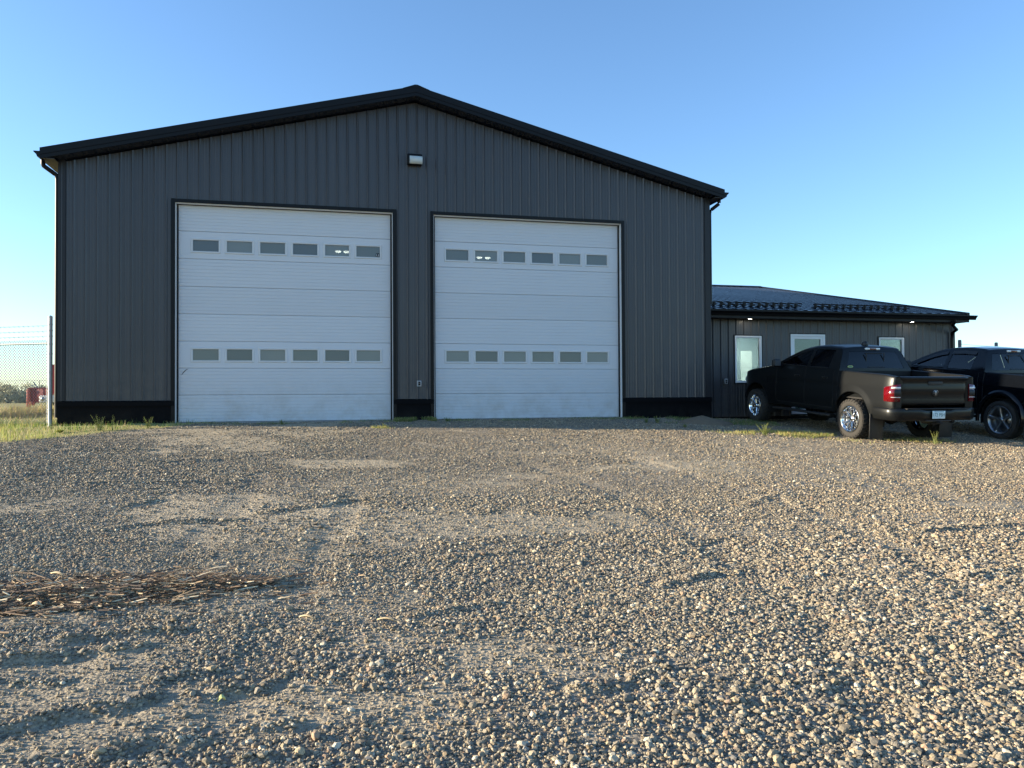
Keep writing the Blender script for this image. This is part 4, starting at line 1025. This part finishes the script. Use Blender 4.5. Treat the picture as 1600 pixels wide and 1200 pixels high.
    for i, (x, y) in enumerate(full):
        low = .485 if abs(x) > .35 else .455; hi = .725 if abs(x) > .35 else .70
        cx_, cy_ = 0, -.9; dx_, dy_ = x-cx_, y-cy_; n_ = math.hypot(dx_*.15 if abs(x) < .9 else dx_, dy_) or 1
        ox, oy = ((dx_*.15 if abs(x) < .9 else dx_)/n_, dy_/n_)
        P.append([(x-ox*.06, y-oy*.06, hi+.005), (x-ox*.012, y-oy*.012, hi), (x, y, hi-.02), (x+ox*.004, y+oy*.004, (hi+low)/2+.03), (x, y, low+.10), (x-ox*.015, y-oy*.015, low+.02), (x-ox*.05, y-oy*.05, low)])
    g = MB(); g.grid(P, True); bmp = g.build('rear_bumper', o['bumper'], root)
    g = MB(); g.bbox(-.74, .74, -1.30, -1.18, .715, .735, .008); g.bbox(-.30, .30, -1.305, -1.285, .475, .50, .006); g.build('bumper_step', M_blackpl, bmp)
    g = MB(); g.bbox(-.05, .05, -1.22, -.9, .40, .49, .01); g.tube([(0,-1.2,.45),(0,-1.38,.45)], .03, 8); g.build('hitch', M_under, root)
    if o.get('plate'):
        g = MB(); g.bbox(-.152, .152, -1.305, -1.298, .530, .685, .003); pl = g.build('license_plate', M_plate, root)
        textmesh('plate_number', o['plate'], .098, M_plateink, pl, (0, -1.306, .603), sx=.82)
        textmesh('plate_province', 'SASKATCHEWAN', .028, M_plateink, pl, (0, -1.306, .667))
    g = MB(); g.bbox(-.80, .80, 4.30, 4.47, .52, .74, .04, 3); g.build('front_bumper', o['bumper'], root)
    g = MB(); g.bbox(-.56, .56, 4.40, 4.50, .80, 1.12, .03, 3)
    for k in range(5): g.box(-.54, .54, 4.50, 4.508, .84+.055*k, .865+.055*k)
    g.build('grille', M_blackpl, root)
    for sgn in (-1, 1):
        for y in (0, WB): wheel(root, sgn*(1.0-o['wt']/2+.01+o.get('poke', 0)), y, sgn, o['Rt'], o['Rr'], o['wt'], o['style'], o['rim'], steer=0 if y == 0 else o.get('steer', 0))
    return root
def pmat(name, col, coat=1.0):
    m = mat(name, col, .36, .55, .2, coat=coat); b = m.node_tree.nodes['Principled BSDF']; b.inputs['Coat Roughness'].default_value = .03
    nt = m.node_tree; n = nt.nodes.new('ShaderNodeTexNoise'); n.inputs['Scale'].default_value = 2.2; n.inputs['Detail'].default_value = 8; n.inputs['Roughness'].default_value = .7
    tc = nt.nodes.new('ShaderNodeTexCoord'); nt.links.new(tc.outputs['Object'], n.inputs['Vector'])
    mr = nt.nodes.new('ShaderNodeMapRange'); mr.inputs['From Min'].default_value = .35; mr.inputs['From Max'].default_value = .75; mr.inputs['To Min'].default_value = .02; mr.inputs['To Max'].default_value = .22
    nt.links.new(n.outputs['Fac'], mr.inputs['Value']); nt.links.new(mr.outputs['Result'], b.inputs['Coat Roughness'])
    return m
P1 = pmat('granite_metallic_paint', (.013,.0145,.0155), .2); P2 = pmat('black_paint', (.003,.004,.006), .22); P2.node_tree.nodes['Principled BSDF'].inputs['Metallic'].default_value = 0; P2.node_tree.nodes['Principled BSDF'].inputs['Roughness'].default_value = .1; P2.node_tree.nodes['Principled BSDF'].inputs['Coat Weight'].default_value = .08
def ghs(x, y): return float(ground_h(np.array([x]), np.array([y]))[0])
def place(X, Y, phi):
    """height and pitch of a truck whose rear-left wheel face is over (X, Y)"""
    r = np.array([math.cos(phi), math.sin(phi)]); f = np.array([-math.sin(phi), math.cos(phi)]); c = np.array([X, Y]) + r*1.0
    zr_ = (ghs(*(c-r*.85)) + ghs(*(c+r*.85)))/2; cf = c + f*3.6; zf_ = (ghs(*(cf-r*.85)) + ghs(*(cf+r*.85)))/2
    return (c[0], c[1], zr_), math.atan2(zf_-zr_, 3.6)
phi1 = R(14.5); b1, pt1 = place(7.137, 16.27, phi1)
t1 = truck('pickup_truck', 'dark grey pickup with chrome wheels, red tail lamps and a white licence plate', b1, phi1, pt1, P1, M_tint,
    dict(arch=.545, flare=.018, Rt=.425, Rr=.280, wt=.30, style='mesh', rim=M_chrome, handle=P1, bumper=P1, dome=True, sticker=True, emblem=True, plate='172 PBH', poke=.02, steer=R(-3)))
phi2 = R(15.5); b2, pt2 = place(10.50, 16.62, phi2)
t2 = truck('pickup_truck', 'black pickup with see-through windows, window visors and fender flares at the right edge', b2, phi2, pt2, P2, M_tint2,
    dict(arch=.53, flare=.0, Rt=.425, Rr=.300, wt=.29, style='five', rim=M_brush, handle=M_brush, bumper=M_blackpl, visor=True, fender_flare=True, flaremat=P2, poke=.0))

# ------------------------------------------------------------------ fences
def chain_fence(px0, Y0, px1, Y1, ztop_rel, label):
    x0 = pt_at(px0, 620, Y0)[0]; x1 = pt_at(px1, 620, Y1)[0]
    p0, p1 = np.array([x0, Y0]), np.array([x1, Y1]); Lf = float(np.hypot(*(p1-p0))); ang = math.atan2(Y1-Y0, x1-x0); z0 = ghs(x0, Y0)
    t = empty('chain_link_fence', (x0, Y0, z0), ang); tag(t, label, 'fence')
    nb = int(Lf/3.0)+1
    for k in range(nb+1):
        d = k*3.0
        g = MB(); r = .042 if k == 0 else .024; h = 2.33
        g.tube([(d, 0, -.3), (d, 0, h)], r, 14); g.lathe([(r,h),(r*1.1,h+.01),(r*.7,h+.035),(.001,h+.045)], (d,0,0), 14, 'z'); g.build('post', M_galv, t)
        bd = MB()
        for zz in (.35, .75, 1.15, 1.55, 1.76, 1.93, 2.05, 2.18): bd.lathe([(r, zz-.012),(r+.005, zz-.01),(r+.005, zz+.01),(r, zz+.012)], (d,0,0), 14, 'z'); bd.tube([(d+r, 0, zz), (d+r+.05, 0, zz)], .006, 5)
        bd.build('clamp', M_galv, t)
    Lr = nb*3.0
    g = MB(); g.tube([(0, 0, 1.775), (Lr, 0, 1.775)], .021, 10); g.build('top_rail', M_galv, t)
    g = MB(); g.tube([(.085, 0, .06), (.085, 0, 1.86)], .007, 6); g.build('stretcher_bar', M_galv, t)
    g = MB(); g.tube([(.03, .0, .98), (Lr, 0, .98)], .005, 5); g.build('tension_wire', M_wire, t)
    for zz in (1.93, 2.04, 2.16):
        g = MB(); n = int(Lr/.5); g.tube([(.03 + (Lr-.03)*i/n, 0, zz - .012*math.sin(math.pi*((i*.5) % 3)/3)) for i in range(n+1)], .0045, 5)
        x = .2
        while x < Lr:
            for a in (.5, 2.2): g.tube([(x-.012*math.cos(a), -.02, zz-.012-.02*math.sin(a)), (x+.012*math.cos(a), .02, zz-.012+.02*math.sin(a))], .0028, 4)
            x += .125
        g.build('barbed_wire', M_wire, t)
    # woven mesh: zig-zag wires crossing diagonally
    g = MB(); c = .066; H = 1.80; zb = .05; n = int(Lr/c)+1
    w = .0043
    k = -int(H/c)-1
    while k*c < Lr:
        a = k*c
        s0, s1 = max(0, .085-a), min(H, Lr-a)
        if s1 > s0:
            for (pa, pb) in [((a+s0, zb+s0), (a+s1, zb+s1)), ((a+s0, zb+H-s0), (a+s1, zb+H-s1))]:
                yy = .002 if pb[1] > pa[1] else -.002
                g.add([(pa[0]-w, yy-w, pa[1]), (pa[0]+w, yy-w, pa[1]), (pa[0], yy+w, pa[1]), (pb[0]-w, yy-w, pb[1]), (pb[0]+w, yy-w, pb[1]), (pb[0], yy+w, pb[1])], [(0,1,4,3), (1,2,5,4), (2,0,3,5)])
        k += 1
    x = .085
    while x < Lr:      # twisted top ends of the mesh
        g.add([(x-.004, 0, zb+H), (x+.004, 0, zb+H), (x+.012, 0, zb+H+.035), (x, .004, zb+H+.035)], [(0,1,2,3)]); x += c*1.0
    g.build('chain_mesh', M_wire, t)
    return t
chain_fence(78.5, 16.45, -60, 16.98, 0, 'galvanised chain link fence with barbed wire left of the shop')
M_wood = mat('weathered_grey_post', (.22,.21,.20), .85, var=.3, vscale=5, bump=.5)
t = empty('wire_fence', (0, 0, 0)); tag(t, 'grey fence posts with thin wires standing beyond the black pickup', 'fence')
fp = []
for px, py, Y in [(1499.5, 531, 25.0), (1556.5, 535, 26.2)]:
    X, _, Z = pt_at(px, py, Y); fp.append((X, Y, Z))
dxy = (fp[1][0]-fp[0][0], fp[1][1]-fp[0][1]); 
for k in (-3, -2, -1, 0, 1, 2, 3, 4):
    X, Y, Z = fp[0][0]+dxy[0]*k, fp[0][1]+dxy[1]*k, fp[0][2]+.0*k
    if k < 0: continue
    Z = fp[0][2] + (fp[1][2]-fp[0][2])*k; g = MB(); g.tube([(X, Y, -.4), (X, Y, Z-.03), (X, Y, Z)], [.055, .052, .04], 12); g.build('post', M_wood, t)
for dz in (.14, .36, .75, 1.15):
    g = MB(); g.tube([(fp[0][0]+dxy[0]*k, fp[0][1]+dxy[1]*k-.05, fp[0][2]+(fp[1][2]-fp[0][2])*k-dz-.015*abs(math.sin(math.pi*k))) for k in np.arange(0, 4.01, .25)], .006, 5); g.build('wire', M_wire, t)

# ------------------------------------------------------------------ red farm trailer behind the fence
M_redp = mat('faded_red_paint', (.25,.009,.013), .45, 0, .5, var=.35, vscale=3, bump=.1)
M_redl = mat('orange_red_paint', (.42,.06,.03), .5, var=.3, vscale=4)
M_whitep = mat('grey_white_paint', (.55,.56,.55), .5, var=.2, vscale=4)
Yt = 36.0
def TX(px, py=620): return pt_at(px, py, Yt-1.0)[0]
def TZ(px, py): return pt_at(px, py, Yt-1.0)[2]
t = empty('farm_trailer', (TX(62), Yt, 0)); tag(t, 'red farm trailer with an upright red panel, half hidden behind the shop corner', 'trailer')
ox, oy = TX(62), Yt
def LX(px): return TX(px) - ox
g = MB(); z0, z1 = TZ(60, 629), TZ(60, 606.5)
g.bbox(LX(43), LX(200), -.9, .9, z0, z1, .03)
for k in range(9): x = LX(43) + .25 + k*.45; g.box(x-.03, x+.03, -.94, -.9, z0, z1)
g.box(LX(42), LX(200), -.96, .96, z1-.04, z1+.03); g.build('hopper', M_redp, t)
g = MB(); g.bbox(LX(41), LX(46.5), -1.0, -.86, .16, z1-.05, .01); g.bbox(LX(45), LX(52), -1.0, -.86, .25, .42, .01); g.build('support_leg', M_redl, t)
g = MB(); g.bbox(LX(63), LX(90), -1.12, -.97, TZ(60,629), TZ(60,618), .04, 3); fo = g.build('fender', M_whitep, t)
g = MB(); g.lathe([(.001,-.03),(.06,-.03),(.09,-.01),(.10,.02)], (LX(69), -1.12, TZ(60,623.5)), 18, 'y'); g.build('hub', M_brush, fo)
g = MB(); g.lathe([(.20,-.14),(.42,-.15),(.47,-.09),(.48,0),(.47,.09),(.42,.15),(.20,.14)], (LX(97), -.95, .46), 32, 'y'); tw = g.build('wheel', M_tyre, t)
g = MB(); g.lathe([(.001,-.06),(.10,-.08),(.20,-.05),(.21,.1)], (LX(97), -.98, .46), 24, 'y'); g.build('rim', M_whitep, tw)
g = MB(); g.add([(LX(81.5), -1.0, TZ(82,618)), (LX(86.5), -1.0, TZ(82,618)), (LX(89), -1.0, TZ(82,569)), (LX(82), -1.0, TZ(82,569.5)), (LX(81.5), -.7, TZ(82,618)), (LX(86.5), -.7, TZ(82,618)), (LX(89), -.7, TZ(82,569)), (LX(82), -.7, TZ(82,569.5))], [(0,1,2,3),(7,6,5,4),(0,4,5,1),(1,5,6,2),(2,6,7,3),(3,7,4,0)]); g.build('upright_panel', M_redp, t)
g = MB(); g.tube([(LX(86.9), -1.03, TZ(82,619)), (LX(88.4), -1.03, TZ(82,575))], .03, 8); g.build('hydraulic_pipe', M_whitep, t)
g = MB(); g.tube([(LX(46.5), -.3, z1), (LX(46.5), -.3, TZ(60,594))], .02, 6); g.tube([(LX(44), -.3, z1+.02), (LX(37), -.3, TZ(60,596))], .03, 6); g.tube([(LX(41), -.3, z1+.02), (LX(33), -.3, TZ(60,601))], .02, 6); g.build('tarp_arm', M_brush, t)

# ------------------------------------------------------------------ grass, weeds, shrubs
def blades(x, y, h, w, cols, lean=.35, z=None, segs=2):
    n = len(x); a = rng.uniform(0, 2*np.pi, n); ld = rng.uniform(0, 2*np.pi, n); lm = np.abs(rng.normal(0, lean, n))
    if z is None: z = ground_h(x, y) - .01
    V = []
    for k in range(segs+1):
        f = k/segs; ww = w*(1-f**1.5)*.5 + .0004
        ox = np.cos(ld)*lm*h*f**1.8; oy = np.sin(ld)*lm*h*f**1.8; oz = h*f*(1-.25*lm*f)
        V.append(np.stack([x+ox-np.cos(a)*ww, y+oy-np.sin(a)*ww, z+oz], 1)); V.append(np.stack([x+ox+np.cos(a)*ww, y+oy+np.sin(a)*ww, z+oz], 1))
    V = np.stack(V, 1); K = V.shape[1]
    f0 = np.array([(2*k, 2*k+1, 2*k+3, 2*k+2) for k in range(segs)])
    F = (f0[None] + (np.arange(n)*K)[:,None,None]).reshape(-1,4)
    C = np.concatenate([cols, np.ones((n,1))], 1)
    return V.reshape(-1,3), F, np.repeat(C, K, 0)
def gcols(n, kind):
    pal = {'green': [(.13,.21,.045),(.18,.26,.055),(.10,.16,.035),(.24,.29,.08)], 'yellow': [(.40,.42,.09),(.34,.38,.08),(.48,.45,.15),(.25,.31,.07)],
           'straw': [(.50,.38,.17),(.42,.30,.12),(.56,.46,.25),(.34,.27,.12)]}[kind]
    return np.array(pal)[rng.integers(0, len(pal), n)]*rng.uniform(.75, 1.25, (n,1))
def sn_xy(s, dn): return B0[0]+s*Uv[0]+dn*Nv[0], B0[1]+s*Uv[1]+dn*Nv[1]
def join(lst):
    o = 0; VV, FF, CC = [], [], []
    for V, F, C in lst: VV.append(V); FF.append(F+o); CC.append(C); o += len(V)
    return np.concatenate(VV), np.concatenate(FF), np.concatenate(CC)
L_ = []
# strip between the left wall and the gravel
n = 30000; s = rng.uniform(-9, 3.1, n); dn = rng.uniform(-3.0, 4.2, n); x, y = sn_xy(s, dn)
gm_ = grav_mask(x, y); keep = (gm_ < .5*rng.random(n)+.18) & ((dn > .05) | (s < -.25)); x, y, s, dn = x[keep], y[keep], s[keep], dn[keep]
n = len(x); yel = rng.random(n) < sst(-s+.6*dn, -.3, 2.2); c = np.where(yel[:,None], gcols(n,'yellow'), gcols(n,'green')); st_ = rng.random(n) < .15; c = np.where(st_[:,None], gcols(n,'straw'), c)
h = rng.uniform(.035, .14, n)*(1+1.3*np.clip(fbm(x, y, 1.7, 2, 7), -.4, 1)); L_.append(blades(x, y, h, np.full(n, .008), c))
# tall weeds and grass beyond the fence
n = 26000; x = rng.uniform(-34, -9.2, n); y = rng.uniform(17.0, 40, n); k = (x < -9.0-.235*(y-16)) ; x, y = x[k], y[k]; n = len(x)
c = np.where((rng.random(n) < sst(y + 2*fbm(x, y, .5, 2, 3), 18.5, 21))[:,None], gcols(n,'straw'), gcols(n,'green')); c = np.where((rng.random(n) < .3)[:,None], gcols(n,'yellow'), c)
h = rng.uniform(.03, .10, n)*(1+1.2*np.clip(fbm(x, y, .6, 3, 17), -.4, 1)); L_.append(blades(x, y, h, np.full(n, .016), c, .6))
# yellow weed drift in front of the trailer
n = 3500; x0 = pt_at(64, 640, 27)[0]; x = x0 + rng.normal(0, .75, n); y = 27 + rng.uniform(-3, 4, n); hh = .45*np.exp(-((x-x0)/.9)**2)*rng.uniform(.3, 1, n)+.1
L_.append(blades(x, y, hh, np.full(n, .03), np.where((rng.random(n) < .75)[:,None], gcols(n,'straw'), gcols(n,'yellow')), .35))
# sparse short growth by the doors, annex and trucks
def tuft_band(n, s0, s1, d0, d1, hmax, kind, thr=.05, seed=5):
    s = rng.uniform(s0, s1, n); dn = rng.uniform(d0, d1, n); x, y = sn_xy(s, dn); k = fbm(x, y, 1.9, 3, seed) > thr; x, y = x[k], y[k]; n = len(x)
    L_.append(blades(x, y, rng.uniform(.02, hmax, n), np.full(n, .007), np.where((rng.random(n) < .75)[:,None], gcols(n, kind), gcols(n,'straw')), .5))
tuft_band(6000, 2.6, 13.0, .03, .5, .07, 'green', .12); tuft_band(5000, 7.05, 8.0, .03, .45, .12, 'green', -.1); tuft_band(7000, 12.7, 16.5, .05, 1.6, .10, 'green', .02, 8)
def tuft_px(n, pxa, pya, pxb, pyb, wd, hmax, kind, thr):
    (xa, ya), (xb, yb) = pix_ground(pxa, pya), pix_ground(pxb, pyb); t = rng.random(n); x = xa+(xb-xa)*t+rng.normal(0, wd*.4, n); y = ya+(yb-ya)*t+rng.normal(0, wd, n)
    k = fbm(x, y, 1.5, 3, 77) > thr; x, y = x[k], y[k]; n = len(x)
    L_.append(blades(x, y, rng.uniform(.02, hmax, n), np.full(n, .008), np.where((rng.random(n) < .6)[:,None], gcols(n, kind), gcols(n,'straw')), .5))
tuft_px(9000, 1120, 672, 1330, 685, .35, .10, 'yellow', -.02); tuft_px(3500, 1330, 684, 1490, 692, .3, .07, 'yellow', .05); tuft_px(1500, 1060, 668, 1120, 672, .3, .06, 'green', .05)
tuft_px(900, 580, 669, 640, 668, .12, .08, 'yellow', .05)
V, F, C = join(L_); grass = npmesh('grass', V, F, M_leaf, col=C); tag(grass, 'short green and yellowing grass growing along the shop wall and fence', 'grass', kind='stuff')
# single weeds
def weed(px, py, h, nst, label, spread=.5, kind='green', leaf=.05, at=None):
    X, Y = pix_ground(px, py) if at is None else at
    t = empty('weed', (X, Y, ghs(X, Y)-.01)); tag(t, label, 'weed')
    st = MB(); LV, LF, LC = [], [], []; o = 0
    for i in range(nst):
        a = rng.uniform(0, 6.28); hh = h*rng.uniform(.55, 1.0); ln = rng.uniform(.1, spread); b = rng.uniform(0, .05)
        pts = [Vector((math.cos(a)*(b+ln*hh*f**1.5), math.sin(a)*(b+ln*hh*f**1.5), hh*f)) for f in np.linspace(0, 1, 6)]
        st.tube(pts, [.005,.0045,.004,.003,.002,.001], 5, False)
        nl = int(10+14*hh/.3)
        for j in range(nl):
            f = rng.uniform(.12, 1)**.8; k = min(4, int(f*5)); p = pts[k].lerp(pts[k+1], f*5-k) if k < 5 else pts[5]
            la = rng.uniform(0, 6.28); ll = leaf*rng.uniform(.6, 1.2)*(1.15-f*.7); up = rng.uniform(.1, .9)
            d = Vector((math.cos(la), math.sin(la), up)).normalized(); sd = Vector((-math.sin(la), math.cos(la), 0))*ll*.20
            q = [p, p+d*ll*.5+sd, p+d*ll+Vector((0,0,-ll*.12)), p+d*ll*.5-sd]
            LV += [v[:] for v in q]; LF.append([o,o+1,o+2,o+3]); o += 4
            c = gcols(1, kind if rng.random() < .8 else 'yellow')[0]; LC += [(*c, 1)]*4
    st.build('stem', M_stem, t)
    npmesh('leaves', np.array(LV), np.array(LF), M_leaf, t, col=np.array(LC))
M_stem = mat('green_stem', (.16,.19,.06), .7)
weed(1461, 695, .33, 10, 'pale green weed growing behind the grey pickup under its tailgate', .35, 'yellow')
weed(1196, 681, .28, 18, 'low bushy green weed beside the front wheel of the grey pickup', .9, 'yellow')
weed(1262, 681, .12, 8, 'small yellow green weed between the wheels of the grey pickup', .8, 'yellow')
weed(1070, 668, .10, 8, 'tiny weed at the foot of the shop beside the earth mound', .8)
weed(156, 672, .34, 12, 'leafy green weed, tallest in the strip before the left wall', .4)
weed(176, 671, .33, 5, 'thin tall weed with bare seed stalks before the left wall', .25)
weed(233, 668, .26, 9, 'green weed near the left jamb of the left overhead door', .45)
weed(603, 668.5, .13, 6, 'small weed at the lower right corner of the left overhead door', .6, 'yellow')
weed(92, 676, .10, 9, 'broad leaved light green weed at the foot of the fence post', .9, 'yellow', .09)
weed(440, 663.5, .14, 7, 'small weed at the middle of the left overhead door', .5)
weed(700, 659, .12, 10, 'dark weed at the left end of the right overhead door', .8)
weed(825, 657.5, .10, 6, 'weed at the middle of the right overhead door', .6)
weed(1010, 661, .17, 9, 'dark weed against the black base right of the right door', .6)
weed(1028, 661.5, .2, 9, 'taller dark weed against the black base right of the right door', .6)
# earth mound at the shop corner
X, Y = pix_ground(1101, 664); g = MB(); P = []
for i in range(9):
    r = .62*(1-i/8); P.append([(r*1.25*math.cos(a)*(1+.10*math.sin(3*a+i)), r*.8*math.sin(a)*(1+.08*math.cos(2*a)), .22*(i/8)**.8*(1+.06*math.sin(5*a+i)) - .03) for a in np.linspace(0, 2*math.pi, 25)[:-1]])
g.grid(P, True, True); o = g.build('earth_mound', mat('brown_earth', (.17,.13,.085), .95, var=.3, vscale=10, bump=1, bscale=25)); o.location = (X, Y+.3, ghs(X, Y+.3)); tag(o, 'small mound of brown earth at the right corner of the shop', 'mound')
# shrubs on the far side of the field
def shrub(X, Y, wd, ht, label, tone, name='shrub'):
    t = empty(name, (X, Y, ghs(X, Y))); tag(t, label, 'tree' if name == 'tree' else 'shrub', 'shrubs across the field')
    st = MB(); cl = []
    for i in range(9):
        a = rng.uniform(0, 6.28); b = Vector((math.cos(a)*wd*.35*rng.random(), math.sin(a)*wd*.3*rng.random(), ht*rng.uniform(.5, .85))); st.tube([(b.x*.2, b.y*.2, 0), (b.x*.6, b.y*.6, b.z*.5), b[:]], [.06,.04,.015], 5, False); cl.append(b)
    st.build('trunk', MATS['brown_earth'], t)
    n = 1700; cn = 26; cc = np.stack([rng.uniform(-.5,.5,cn)*wd, rng.uniform(-.4,.4,cn)*wd, rng.uniform(.15,.88,cn)*ht], 1); cc[:,2] *= (1-.5*np.abs(cc[:,0]/(wd*.5))**2)
    ci = rng.integers(0, cn, n); p = cc[ci] + rng.normal(0, 1, (n,3))*np.array([wd*.09, wd*.09, ht*.09]); p[:,2] = np.abs(p[:,2])
    d1 = rng.normal(size=(n,3)); d1 /= np.linalg.norm(d1, axis=1)[:,None]; d2 = rng.normal(size=(n,3)); d2 /= np.linalg.norm(d2, axis=1)[:,None]
    sz = rng.uniform(.06, .15, n)[:,None]; V = np.stack([p-d1*sz, p+d2*sz, p+d1*sz, p-d2*sz], 1).reshape(-1,3); F = np.arange(4*n).reshape(-1,4)
    c = np.array(tone)*rng.uniform(.6, 1.35, (n,1))*rng.uniform(.8, 1.2, (cn,1))[ci]; npmesh('crown', V, F, M_leaf, t, col=np.repeat(np.concatenate([c, np.ones((n,1))], 1), 4, 0))
YS = 105.
for px, wd, ht, dy, lb in [(-28,6,3.0,0,'grey green shrub at the left edge of the far hedge'),(-6,5,2.6,3,'grey green shrub in the far hedge, second from the left edge'),(14,5.5,2.9,0,'tall rounded shrub in the far hedge seen through the fence'),(28,5,3.1,2,'brownish shrub in the far hedge beside the red trailer'),(41,3.5,1.5,1,'low shrub right at the left end of the red trailer'),(64,2.6,3.2,24,'distant dark bush showing above the red trailer'),(95,6,2.0,34,'shrub across the field hidden mostly by the shop')]:
    shrub(pt_at(px, 620, YS+dy)[0], YS+dy, wd, ht, lb, (.44,.42,.27) if wd > 3 else (.24,.26,.18))

# ------------------------------------------------------------------ heap of bark strips and dry stalks
(xa, ya), (xb, yb) = pix_ground(-70, 939), pix_ground(412, 911)
n = 20000; t = rng.random(n)**.95; q = rng.normal(0, .42, n); q = np.clip(q, -1, 1)
wdt = .40*np.clip(1.1-t**3, .2, 1)*(1+.5*fbm(t*9, t*0+3., 1, 2, 8))
dirv = np.array([xb-xa, yb-ya]); Ld = np.hypot(*dirv); dirv /= Ld; nrm = np.array([-dirv[1], dirv[0]])
bx = xa + dirv[0]*Ld*t + nrm[0]*q*wdt; by = ya + dirv[1]*Ld*t + nrm[1]*q*wdt
stray = rng.random(n) < .03; bx = np.where(stray, bx+rng.normal(0,.4,n), bx); by = np.where(stray, by+rng.normal(0,.25,n), by)
ln = np.clip(np.exp(rng.normal(math.log(.085), .55, n)), .02, .40); wd = np.clip(ln*rng.uniform(.02, .08, n)+.002, 0, .0105); ang = rng.normal(math.atan2(dirv[1], dirv[0]), .5, n); ang = np.where(rng.random(n) < .12, rng.uniform(0, 3.14, n), ang); tilt = rng.normal(0, .16, n)
zz = ground_h(bx, by) + .055*np.exp(-(q/.55)**2)*rng.uniform(0, 1, n)*np.clip(1.15-t**2, .15, 1)*np.where(stray, .2, 1) + .008
ca, sa = np.cos(ang), np.sin(ang); ctl, stl = np.cos(tilt), np.sin(tilt)
V = []
for u in (-.5, 0, .5):
    bend = .12*ln*(.25-u*u)*4*rng.uniform(-1, 1, n); ww = wd*(.55 if u else 1)
    cxp, cyp, czp = bx+ca*ctl*ln*u - sa*bend*.5, by+sa*ctl*ln*u + ca*bend*.5, zz+stl*ln*u+np.abs(bend)*.4
    for sg in (-1, 1):
        for tz in (0, 1): V.append(np.stack([cxp-sa*ww*.5*sg, cyp+ca*ww*.5*sg, czp + tz*.004 + sg*ww*.25*np.sin(tilt*9)], 1))
V = np.stack(V, 1)   # per strip 12 verts: u(3) x sg(2) x tz(2)
fs = []
for u in (0, 1):
    a, b_ = u*4, u*4+4
    fs += [(a+1, b_+1, b_+3, a+3), (a, a+2, b_+2, b_), (a, b_, b_+1, a+1), (a+2, a+3, b_+3, b_+2)]
fs += [(0,1,3,2), (8,10,11,9)]
F = (np.array(fs)[None] + (np.arange(n)*12)[:,None,None]).reshape(-1,4)
pal = np.array([(.145,.092,.050),(.10,.062,.036),(.22,.145,.082),(.06,.040,.027),(.36,.26,.15),(.62,.51,.33)]); c = pal[rng.choice(6, n, p=[.26,.20,.21,.10,.13,.10])]*1.2*rng.uniform(.7, 1.25, (n,1))
o = npmesh('bark_debris', V.reshape(-1,3), F, M_straw, col=np.repeat(np.concatenate([c, np.ones((n,1))], 1), 12, 0)); tag(o, 'long flat heap of brown bark strips and dry stalks lying on the gravel', 'debris', kind='stuff')
def leafpiece(px, py, L0, W0, col, label, rz, name='dry_leaf'):
    X, Y = pix_ground(px, py); g = MB(); P = []
    for i, f in enumerate(np.linspace(0, 1, 7)):
        w = W0*math.sin(math.pi*min(.98, max(.03, f))**.8); P.append([(L0*(f-.5), -w, .012+.02*math.sin(f*3)), (L0*(f-.5), 0, .004+.015*math.sin(f*3)), (L0*(f-.5), w, .014+.02*math.sin(f*3))])
    g.grid(P, True); o = g.build(name, mat('dry_'+name+str(px), col, .7, var=.2, vscale=30)); o.location = (X, Y, ghs(X, Y)+.02); o.rotation_euler = (.15, .05, rz); m = o.modifiers.new('s', 'SOLIDIFY'); m.thickness = .002
    tag(o, label, 'leaf' if name == 'dry_leaf' else 'stalk')
leafpiece(56, 953, .085, .026, (.62,.45,.26), 'pale tan curled leaf at the front edge of the bark heap', .1)
leafpiece(346, 1100, .035, .014, (.60,.62,.25), 'small yellow leaf on bare dirt in the left foreground', .6)
leafpiece(355, 916, .05, .022, (.55,.42,.34), 'pinkish curled leaf near the right end of the bark heap', -.3)
leafpiece(90, 903, .16, .010, (.50,.40,.24), 'long pale stalk lying across the far edge of the bark heap', -.45, 'dry_stalk')
leafpiece(370, 898, .14, .008, (.52,.40,.22), 'pale slanted stalk at the right end of the bark heap', -1.1, 'dry_stalk')
leafpiece(480, 971, .13, .004, (.45,.36,.22), 'thin dry stalk on the gravel right of the bark heap', -.4, 'dry_stalk')
leafpiece(605, 975, .14, .004, (.45,.36,.22), 'thin dry stalk lying alone on the central gravel', -.3, 'dry_stalk')
